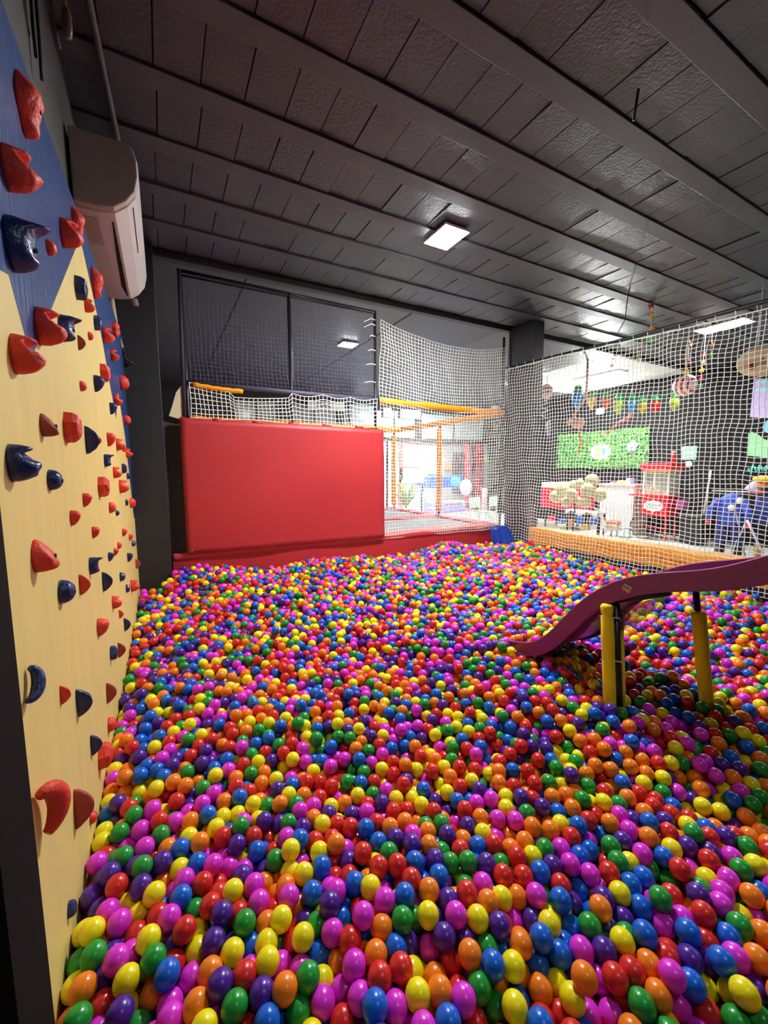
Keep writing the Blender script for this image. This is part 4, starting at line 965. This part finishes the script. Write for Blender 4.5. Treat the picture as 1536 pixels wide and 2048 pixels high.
for k, (px, py, sx_, c_, lab) in enumerate([(1530, 958, .18, (245, 190, 40), 'gold cushion lying on the rack'), (1520, 970, .15, (235, 140, 40), 'orange cushion lying on the rack'), (1515, 984, .12, (240, 80, 80), 'coral cloth draped on the rack')]):
    c = at(px, py, x=9.5); tag(MB().ball(c, sx_, 16, 8, sz=.35, sx=.7).build('cushion', mat(lab, c_, .6, bump=.3, bscale=20)), lab, 'cushion')
for k, (dy, c_, lab) in enumerate(((-.45, (160, 120, 40), 'ochre boot under the rack, left'), (-.85, (175, 130, 50), 'ochre boot under the rack, right'))):
    cy = yk+dy; mb = MB(); mb.rings([ell(zf+.01, .07, .12, cy=cy), ell(zf+.08, .07, .11, cy=cy), ell(zf+.12, .06, .07, cy=cy), ell(zf+.34, .07, .07, cy=cy)]); tag(mb.build('boot', mat('ochre leather', c_, .6)), lab, 'boot')

# ------------------------------------------------------------------ hanging decorations
def cord(name, a, b, parent=None, r=.004): return MB().tube([a, b], r, 5).build(name, M_net, parent)
gx = 8.4
bulbs = [(1155, 795, 24, (40, 140, 215), 'blue, largest and leftmost'), (1184, 802, 18, (225, 205, 80), 'yellow, second from the left'), (1212, 803, 17, (225, 90, 70), 'coral, third from the left'), (1237, 810, 21, (190, 210, 70), 'lime, fourth from the left'),
 (1265, 809, 18, (60, 160, 215), 'blue, fifth from the left'), (1286, 812, 17, (215, 190, 20), 'gold, sixth from the left'), (1311, 810, 18, (215, 25, 30), 'bright red, second from the right'), (1349, 805, 19, (190, 205, 40), 'lime, rightmost')]
M_grc = mat('green bulb cap', (30, 150, 80), .4)
prev = None; gl = thing('garland_string', 'string carrying the giant foil bulbs across the hall', 'garland', (gx, 6, 1))
for px, py, hp_, c_, lab in bulbs:
    c = at(px, py, x=gx); d = proj(c)[2]; h = hp_*2*d/F/2
    t = thing('foil_bulb', 'giant hanging foil bulb, %s' % lab, 'hanging bulb', (c.x, c.y, c.z+h), 'giant foil bulbs on a string')
    zt_ = c.z+h
    MB().lathe([(0, -2*h), (.10*h, -1.9*h), (.42*h, -1.35*h), (.50*h, -.95*h), (.36*h, -.55*h), (.22*h, -.5*h), (0, -.5*h)], 14, c=(c.x, c.y, zt_)).build('bulb', mat('foil %s' % (c_,), c_, .2, spec=.8, metal=.3), t)
    MB().lathe([(0, -.55*h), (.38*h, -.6*h), (.36*h, -.3*h), (.2*h, -.02*h), (0, 0)], 14, c=(c.x, c.y, zt_)).build('cap', M_grc, t)
    q = Vector((c.x, c.y, zt_+.02)); 
    if prev: MB().tube([prev, prev.lerp(q, .5)+Vector((0, 0, -.05)), q], .008, 5).build('cord', M_grc, gl)
    prev = q
# swirl candy ball
c = at(1370, 771, x=7.2); d = proj(c)[2]; r = 21*d/F
cb = thing('candy_ball', 'round red and white swirl candy ornament with yellow star', 'ornament', c)
m = bpy.data.materials.new('candy swirl'); m.use_nodes = True; nt = m.node_tree; b_ = nt.nodes['Principled BSDF']; b_.inputs['Roughness'].default_value = .35
tc = nt.nodes.new('ShaderNodeTexCoord'); mp = nt.nodes.new('ShaderNodeMapping'); wv = nt.nodes.new('ShaderNodeTexWave'); wv.wave_type = 'RINGS'; wv.rings_direction = 'X'
ax_ = Vector((-.80, -.58, -.05)).normalized(); cc = c+(-c).normalized()*r*.75+Vector((.878, -.479, .1))*r*.55
mp.inputs['Location'].default_value = tuple(-v for v in cc); wv.rings_direction = 'SPHERICAL'; wv.inputs['Scale'].default_value = .314/(r*.3)
cr = nt.nodes.new('ShaderNodeValToRGB'); cr.color_ramp.interpolation = 'CONSTANT'; cr.color_ramp.elements[0].color = lin((205, 40, 60)); cr.color_ramp.elements[1].position = .42; cr.color_ramp.elements[1].color = lin((245, 238, 235))
nt.links.new(tc.outputs['Object'], mp.inputs['Vector']); nt.links.new(mp.outputs['Vector'], wv.inputs['Vector']); nt.links.new(wv.outputs['Fac'], cr.inputs[0]); nt.links.new(cr.outputs[0], b_.inputs['Base Color'])
MB().ball(c, r, 32, 20).build('ball', m, cb)
def star(c, r, m, parent, n=5, th=.02, ax='x'):
    pts = []
    for k in range(2*n):
        q = PI/2+k*PI/n; rr_ = r if k % 2 == 0 else r*.45; pts.append((c[0], c[1]+rr_*math.cos(q), c[2]+rr_*math.sin(q)))
    return MB().prism(pts, (th, 0, 0)).build('star', m, parent)
M_ys = mat('yellow star', (245, 225, 40), .5, emis=0)
star((c.x, c.y, c.z+r*1.3), r*.38, M_ys, cb, 5)
MB().tube([(c.x, c.y, c.z+r*1.5), (c.x+.02, c.y, CEIL)], .012, 6).build('ribbon', M_net, cb)
# strings of little stars
SC = {'r': (205, 40, 50), 'y': (235, 205, 40), 'o': (240, 150, 60), 'g': (80, 200, 70), 'p': (225, 50, 120), 't': (90, 170, 150), 'w': (225, 225, 190)}
for x_, items, lab in [(6.2, [(1302, 611, 'r'), (1302, 631, 'y'), (1302, 656, 'o'), (1301, 679, 'g')], 'string of red, yellow, orange and green stars left of the candy ball'),
                       (7.6, [(1280, 700, 'p'), (1277, 720, 'w')], 'short string with one pink and one pale star'),
                       (8.0, [(1428, 614, 'r'), (1423, 690, 'o'), (1421, 712, 'g')], 'string of red, peach and green stars under the ceiling'),
                       (8.2, [(1408, 709, 'r'), (1406, 724, 'o'), (1403, 740, 'y'), (1402, 756, 'p'), (1401, 773, 't')], 'string of five small stars right of the candy ball'),
                       (8.0, [(1378, 688, 'o'), (1377, 724, 'p')], 'thin string with peach and pink stars above the candy ball'),
                       (8.6, [(1226, 716, 'r'), (1223, 731, 'r')], 'string of two tiny red stars before the white ceiling')]:
    ps = [at(a, b, x=x_) for a, b, _ in items]; t = thing('star_string', lab, 'star string', (ps[0].x, ps[0].y, CEIL))
    MB().tube([(ps[0].x, ps[0].y, CEIL)]+[tuple(p) for p in ps[:]], .0035, 5).build('thread', M_net, t) if len(ps) else None
    for p, (_, _, k) in zip(ps, items): star(p, .055 if x_ < 7 else .05, mat('star '+k, SC[k], .5), t)
# reindeer / bear head decoration
c = at(1522, 722, x=6.6); d = proj(c)[2]; r = 34*d/F
hd = thing('animal_head_ornament', 'large tan plush animal head with red nose hanging at the right edge', 'ornament', c)
M_tan = mat('tan plush', (205, 180, 140), .8, bump=.3, bscale=60); M_br = mat('brown plush', (120, 85, 70), .8)
MB().ball(c, r, 26, 18, sx=.8, sy=1.15, sz=.85).build('head', M_tan, hd)
cm = MB_.T @ np.array(c)
tw = (-Vector(c)).normalized(); rt = Vector((-tw.y, tw.x, 0)).normalized()*-1
n0 = at(1505, 733, x=6.6)+tw*r*.7; MB().ball(n0, r*.2, 14, 10).build('nose', mat('dark red nose', (165, 25, 40), .4), hd)
for px, py, s_ in ((1508, 705, .28), (1522, 700, .25)): MB().ball(at(px-3, py-2, x=6.6), r*s_, 14, 10).build('ear', M_br, hd)
MB().ball(at(1526, 717, x=6.6)+tw*r*.75, r*.08, 10, 8).build('eye', M_blackm, hd)
MB().tube([at(1516, 690, x=6.6), at(1520, 660, x=6.6), (at(1520, 640, x=6.6).x, at(1520, 640, x=6.6).y, CEIL)], .008, 6).build('cord', M_net, hd)
# round red-white ornament and silver streamers by the pillar
c = at(1093, 783, x=6.6); d = proj(c)[2]; r = 12*d/F
t = thing('round_ornament', 'round red and white ornament hanging beside the dark pillar', 'ornament', c)
MB().ball(c, r, 18, 12, sz=1.2).build('ball', mat('pale ornament', (225, 205, 205), .4), t)
for dz in (-.35, .3): MB().lathe([(r*.93, dz*r), (r*1.02, dz*r), (r*1.0, dz*r+r*.22), (r*.9, dz*r+r*.22)], 18, c=c).build('red_band', mat('ornament red', (205, 45, 60), .4), t)
MB().tube([(c.x, c.y, c.z+r*1.2), (c.x, c.y, CEIL)], .005, 5).build('cord', M_net, t)
t = thing('silver_streamer', 'curly silver foil streamer below the red and white ornament', 'streamer', at(1090, 812, x=6.6))
M_sil = mat('silver foil', (205, 208, 215), .25, metal=.6)
pts = [at(1088+7*math.sin(k*.9), 800+k*2.4, x=6.6) for k in range(16)]
MB().tube(pts, .012, 6).build('curl', M_sil, t)
c = at(1097, 856, x=6.6); MB().lathe([(0, -.17), (.03, -.12), (.05, 0), (.03, .12), (0, .16)], 10, c=c).build('foil_drop', M_sil, t)
MB().tube([at(1088, 800, x=6.6), at(1092, 796, x=6.6)+Vector((0, 0, .0))], .005, 5).build('cord', M_net, t)
c = at(1156, 846, x=8.2)
t = thing('hanging_toy', 'brown and peach plush toy with long tail hanging before the hedge', 'toy', c)
M_pe = mat('peach plush', (205, 150, 125), .8, bump=.3)
MB().ball(c, .12, 16, 10, sy=1.3).build('body', M_pe, t); MB().ball(c+Vector((-.05, .17, .03)), .07, 12, 8).build('head', M_pe, t)
MB().tube([c, at(1160, 872, x=8.2), at(1163, 884, x=8.2), at(1158, 910, x=8.2)], [.03, .02, .03, .012], 8).build('tail', mat('coral tail', (215, 110, 85), .8), t)
MB().tube([c, at(1148, 830, x=8.2), at(1172, 795, x=8.2), (at(1172, 795, x=8.2).x, at(1172, 795, x=8.2).y, CEIL)], .022, 8).build('arm_cord', M_pe, t)
t = MB().tube([at(1262, 829, x=8.6), at(1255, 838, x=8.6), at(1235, 846, x=8.6), at(1216, 866, x=8.6), at(1195, 875, x=8.6)], [.03, .04, .025, .02, .01], 8).build('tinsel', mat('coral tinsel', (215, 100, 90), .5, bump=.5)); q_ = at(1262, 829, x=8.6); MB().tube([q_, (q_.x, q_.y, CEIL)], .004, 5).build('thread', M_net, t); tag(t, 'coral tinsel rope slanting over the hedge panel', 'tinsel')
# cable and thin rod under the hall ceiling
pts = [at(px, py, x=5.6) for px, py in ((1180, 707), (1196, 702), (1215, 697), (1245, 690))]
tag(MB().tube([at(1262, 560, x=5.4), at(1255, 600, x=5.4), at(1250, 640, x=5.4), at(1236, 665, x=5.4)], .006, 5).build('ceiling_cable', M_blackm), 'thin dark cable hanging from the ceiling above the net rail', 'cable')
a = at(1277, 178, z=CEIL-.02); b = a+Vector((0, .02, -.16))
tag(MB().tube([a, b], .008, 6).build('ceiling_stud', M_blackm), 'short dark rod sticking down from the ribbed ceiling', 'rod')

# ------------------------------------------------------------------ the mall beyond the trampolines
def slab(name, px0, py0, px1, py1, Y, col_, lab, cat, th=.06, **k):
    a = at(px0, py1, y=Y); b = at(px1, py0, y=Y)
    return tag(MB().box((a.x, Y, a.z), (b.x, Y+th, b.z)).build(name, mat(lab[:30], col_, .5, **k)), lab, cat)
YM = 15.0
def colm(px0, px1, py0, py1, Y, col_, lab):
    a = at(px0, py1, y=Y); b = at(px1, py0, y=Y); tag(MB().box((a.x, Y, FLOOR), (b.x, Y+.3, b.z)).build('mall_column', mat('column red %d' % px0, col_, .5), bevel=.01), lab, 'column')
colm(957, 969, 878, 1040, 14.2, (215, 50, 70), 'thick red column in the mall beyond the trampolines')
colm(936, 940, 884, 1030, 14.0, (200, 60, 80), 'thin red post left of the thick red column')
colm(798, 806, 884, 1020, YM, (205, 90, 90), 'faded red post left in the mall')
slab('fascia_board', 800, 880, 958, 886, 15.0, (200, 90, 95), 'long dull red fascia board across the mall shopfront', 'fascia')
slab('shop_sign', 955, 848, 1012, 880, 15.0, (186, 206, 198), 'pale green lit shop board with dark lines at the top right of the mall', 'sign')
for k in range(5): slab('sign_line', 958, 853+k*5, 1010, 854+k*5, 14.98, (120, 150, 148), 'dark line %s on the pale green shop board' % ('one two three four five'.split()[k]), 'line', th=.02)
slab('white_board', 797, 936, 855, 965, 15.0, (242, 244, 240), 'white board standing behind the yellow post', 'board')
slab('shop_banner', 856, 905, 876, 948, 15.0, (222, 222, 242), 'lilac white vertical banner by the middle yellow post', 'banner')
slab('poster', 889, 922, 903, 940, 15.0, (240, 190, 150), 'peach poster in the mall right of the middle yellow post', 'poster')
slab('poster', 924, 910, 936, 920, 15.0, (240, 240, 242), 'small white poster near the thin red post', 'poster')
slab('poster', 970, 912, 988, 924, 15.0, (235, 220, 110), 'yellow board right of the thick red column', 'board')
slab('poster', 996, 907, 1012, 934, 15.0, (235, 220, 110), 'larger yellow board at the right end of the mall', 'board')
slab('poster', 765, 880, 781, 1016, 15.0, (225, 190, 200), 'pink and white striped panel at the left of the net opening', 'panel')
slab('pink_strip', 772, 880, 776, 1016, 15.0, (205, 60, 110), 'crimson stripe at the left of the net opening', 'strip', th=.02)
slab('dark_door', 905, 905, 935, 985, 15.0, (120, 110, 118), 'dark shop doorway in the mall', 'doorway')
slab('dark_door', 942, 892, 956, 1000, 15.0, (92, 80, 88), 'narrow dark gap between the two red columns', 'doorway')
slab('shelf_unit', 806, 890, 856, 934, 15.0, (178, 172, 160), 'greyish shop shelf wall behind the white board', 'shelf', noise=.4, nscale=6)
for k, (px, w_, lab) in enumerate(((767, 16, 'white paper sign left of the two on the bulkhead'), (800, 40, 'wide white paper sign on the dark bulkhead'))):
    a = at(px, 836 if k else 834, y=12.37); b = at(px+w_, 821 if k else 816, y=12.37)
    tag(MB().box((a.x, 12.35, a.z), (b.x, 12.38, b.z)).build('paper_sign', mat('lilac white paper', (225, 225, 245), .5, emis=0)), lab, 'sign')
a = at(615, 818, y=12.37); b = at(688, 806, y=12.37); t = thing('window_sign', 'white strip sign with dark lettering in the bulkhead window', 'sign', a)
MB().box((a.x, 12.33, a.z), (b.x, 12.37, b.z)).build('board', M_white, t); text('lettering', 'MAK', (b.z-a.z)*.85, (a.x+(b.x-a.x)*.42, 12.325, (a.z+b.z)/2), M_blackm, t, rot=(PI/2, 0, 0))
a = at(702, 850, y=12.38); b = at(745, 812, y=12.38); t = thing('lit_window_sign', 'pale sign with a glowing oval lamp reflection in the bulkhead window', 'sign', a)
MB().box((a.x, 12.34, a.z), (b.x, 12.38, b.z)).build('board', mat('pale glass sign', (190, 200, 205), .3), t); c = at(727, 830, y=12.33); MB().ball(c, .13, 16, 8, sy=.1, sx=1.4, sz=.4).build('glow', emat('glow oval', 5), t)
# fan
c = at(845, 972, y=10.5); d = proj(c)[2]; r = 16*d/F
fn = thing('standing_fan', 'white standing fan with blue blades in a wire cage', 'fan', (c.x, c.y, FLOOR))
for rr_, yy in ((r, 0), (r*.7, -.04), (r*.4, -.05)): MB().tube([(c.x+rr_*math.cos(q), c.y+yy, c.z+rr_*math.sin(q)) for q in (2*PI*k/28 for k in range(29))], .008, 5, cap=False).build('cage_ring', M_white if rr_ < r else mat('grey cage', (150, 155, 160), .4), fn)
for k in range(3):
    q = k*2*PI/3+.5; u = Vector((math.cos(q), 0, math.sin(q))); v = Vector((-math.sin(q), 0, math.cos(q)))
    MB().prism([c+u*r*.12-v*r*.1, c+u*r*.5-v*r*.28, c+u*r*.85-v*r*.1, c+u*r*.8+v*r*.25, c+u*r*.4+v*r*.3, c+u*r*.12+v*r*.1], (0, .02, 0)).build('blade', mat('fan blue', (60, 140, 205), .3), fn)
MB().lathe([(0, -.05), (.06, -.05), (.06, .05), (0, .05)], 12, c=c+Vector((0, .03, 0)), M=Matrix.Rotation(PI/2, 4, 'X')).build('motor', mat('fan dark blue', (40, 70, 120), .4), fn)
MB().tube([(c.x, c.y+.05, c.z-.05), (c.x, c.y+.05, FLOOR+.03)], .02, 8).build('pole', M_blackm, fn); MB().lathe([(0, 0), (.22, 0), (.2, .03), (0, .04)], 20, c=(c.x, c.y+.05, FLOOR)).build('base', M_blackm, fn)
# potted plant
c = at(812, 1020, y=11.5); pl = thing('potted_plant', 'tall pale green leafy plant left of the fan', 'plant', (c.x, c.y, FLOOR))
MB().lathe([(0, 0), (.2, 0), (.26, .45), (.22, .45), (0, .42)], 18, c=(c.x, c.y, FLOOR)).build('pot', M_white, pl)
rr = random.Random(8); mb = MB()
for k in range(46):
    q = rr.uniform(0, 6.28); L = rr.uniform(.6, 1.5); lean = rr.uniform(.1, .6); p0 = Vector((c.x, c.y, FLOOR+.42)); dr = Vector((math.cos(q)*lean, math.sin(q)*lean, 1)).normalized()
    sd = Vector((-math.sin(q), math.cos(q), 0))*.035
    ps = [p0+dr*L*t+Vector((math.cos(q), math.sin(q), -1.2))*L*.18*t*t for t in (0, .33, .66, 1)]
    mb.add([ps[0]-sd*.3, ps[0]+sd*.3, ps[1]+sd, ps[1]-sd, ps[2]+sd, ps[2]-sd, ps[3]], [(0, 1, 2, 3), (3, 2, 4, 5), (5, 4, 6)])
mb.build('leaves', mat('pale green leaf', (130, 165, 80), .5, noise=.3), pl, fix=False)['kind'] = 'stuff'
# blue table, teal ball, toys
a = at(862, 990, y=13.0); b = at(926, 952, y=13.0)
bt = thing('blue_bench', 'blue and lilac padded bench in the mall behind the yellow post', 'bench', ((a.x+b.x)/2, 13.2, FLOOR))
MB().box((a.x, 13.0, b.z-.45), (b.x, 13.5, b.z)).build('back', mat('bench blue', (60, 110, 215), .5, noise=.15), bt, bevel=.03); MB().box((a.x, 12.8, FLOOR), (b.x, 13.5, FLOOR+.42)).build('seat', mat('bench lilac', (150, 150, 225), .5), bt, bevel=.03)
c = at(911, 963, y=12.6); d = proj(c)[2]; tag(MB().ball(c, 10.5*d/F, 20, 14).build('teal_ball', mat('teal ball', (35, 190, 200), .3)), 'shiny turquoise ball beside the blue bench', 'ball')
c = at(932, 975, y=12.8); tag(MB().ball(c, .28, 20, 14, sx=.9, sz=1.2).build('bean_bag', mat('blush cloth', (235, 215, 225), .7)), 'blush white rounded seat right of the turquoise ball', 'seat')
# table with pennants and mint chairs
c = at(905, 1010, y=10.0); zt_ = at(905, 1003, y=10.0).z
tt = thing('party_table', 'white party table with blue, yellow and orange pennants', 'table', (c.x, 10.0, FLOOR))
MB().box((c.x-.45, 9.75, zt_-.03), (c.x+.45, 10.35, zt_)).build('tabletop', M_white, tt, bevel=.005)
for dx in (-.4, .4):
    for dy in (-.2, .3): MB().tube([(c.x+dx, 10+dy, FLOOR), (c.x+dx, 10+dy, zt_-.03)], .014, 6).build('leg', M_chrome, tt)
fc = [(235, 90, 40), (235, 90, 40), (230, 130, 40), (60, 110, 220), (60, 110, 220), (250, 205, 30), (50, 110, 220), (250, 200, 30)]
for k, c_ in enumerate(fc):
    x = c.x-.42+k*.12; MB().prism([(x, 9.74, zt_), (x+.11, 9.74, zt_), (x+.055, 9.74, zt_-.13-.05*(k > 4))], (0, .01, 0)).build('pennant', mat('flag %s' % (c_,), c_, .5), tt)
M_mint = mat('mint plastic', (190, 225, 208), .4)
def chair(px, py, Y, face, lab):
    p = at(px, py, y=Y); x, y = p.x, p.y; t = thing('plastic_chair', lab, 'chair', (x, y, FLOOR), 'mint chairs around the party table')
    s = face; M = Matrix.Translation((x, y, FLOOR))@Matrix.Rotation(s, 4, 'Z')
    MB().box((-.2, -.2, .43), (.2, .2, .46), M=M).build('seat', M_mint, t, bevel=.01)
    MB().box((-.2, .19, .62), (.2, .215, .92), M=M).build('backrest', M_mint, t, bevel=.01)
    for a_, b_2 in ((-.18, -.18), (.18, -.18)): MB().tube([M@Vector((a_, b_2, 0)), M@Vector((a_, b_2, .44))], .014, 6).build('leg', M_mint, t)
    for a_ in (-.18, .18): MB().tube([M@Vector((a_, .25, 0)), M@Vector((a_, .2, .44)), M@Vector((a_, .2, .9))], .014, 6).build('leg', M_mint, t)
chair(940, 1040, 9.2, PI, 'left mint chair with its back to the trampolines'); chair(974, 1042, 9.2, PI+.2, 'right mint chair nearest the trampoline corner'); chair(868, 1020, 11.0, .3, 'far mint chair left of the party table')
slab('mall_bench', 975, 975, 1010, 1032, 13.2, (235, 190, 195), 'pale pink bench at the right end of the mall', 'bench', th=.4)
c = at(990, 915, y=14.9); tag(MB().ball(c, .10, 14, 10).build('wall_lamp', emat('mall lamp', 12)), 'small glowing lamp between the two yellow boards', 'lamp')
c = at(988, 850, y=14.9); tag(MB().ball(c, .12, 14, 10).build('sign_lamp', emat('mall lamp', 12)), 'small glowing lamp over the pale green shop board', 'lamp')
c = at(990, 812, y=7.5)
tag(MB().ball(at(992, 817, x=5.11), .07, 14, 8, sx=1.6, sz=.6).build('pink_plush', mat('pink plush', (235, 180, 190), .8, bump=.6, bscale=40)), 'pink and white plush resting by the yellow rail corner', 'plush')
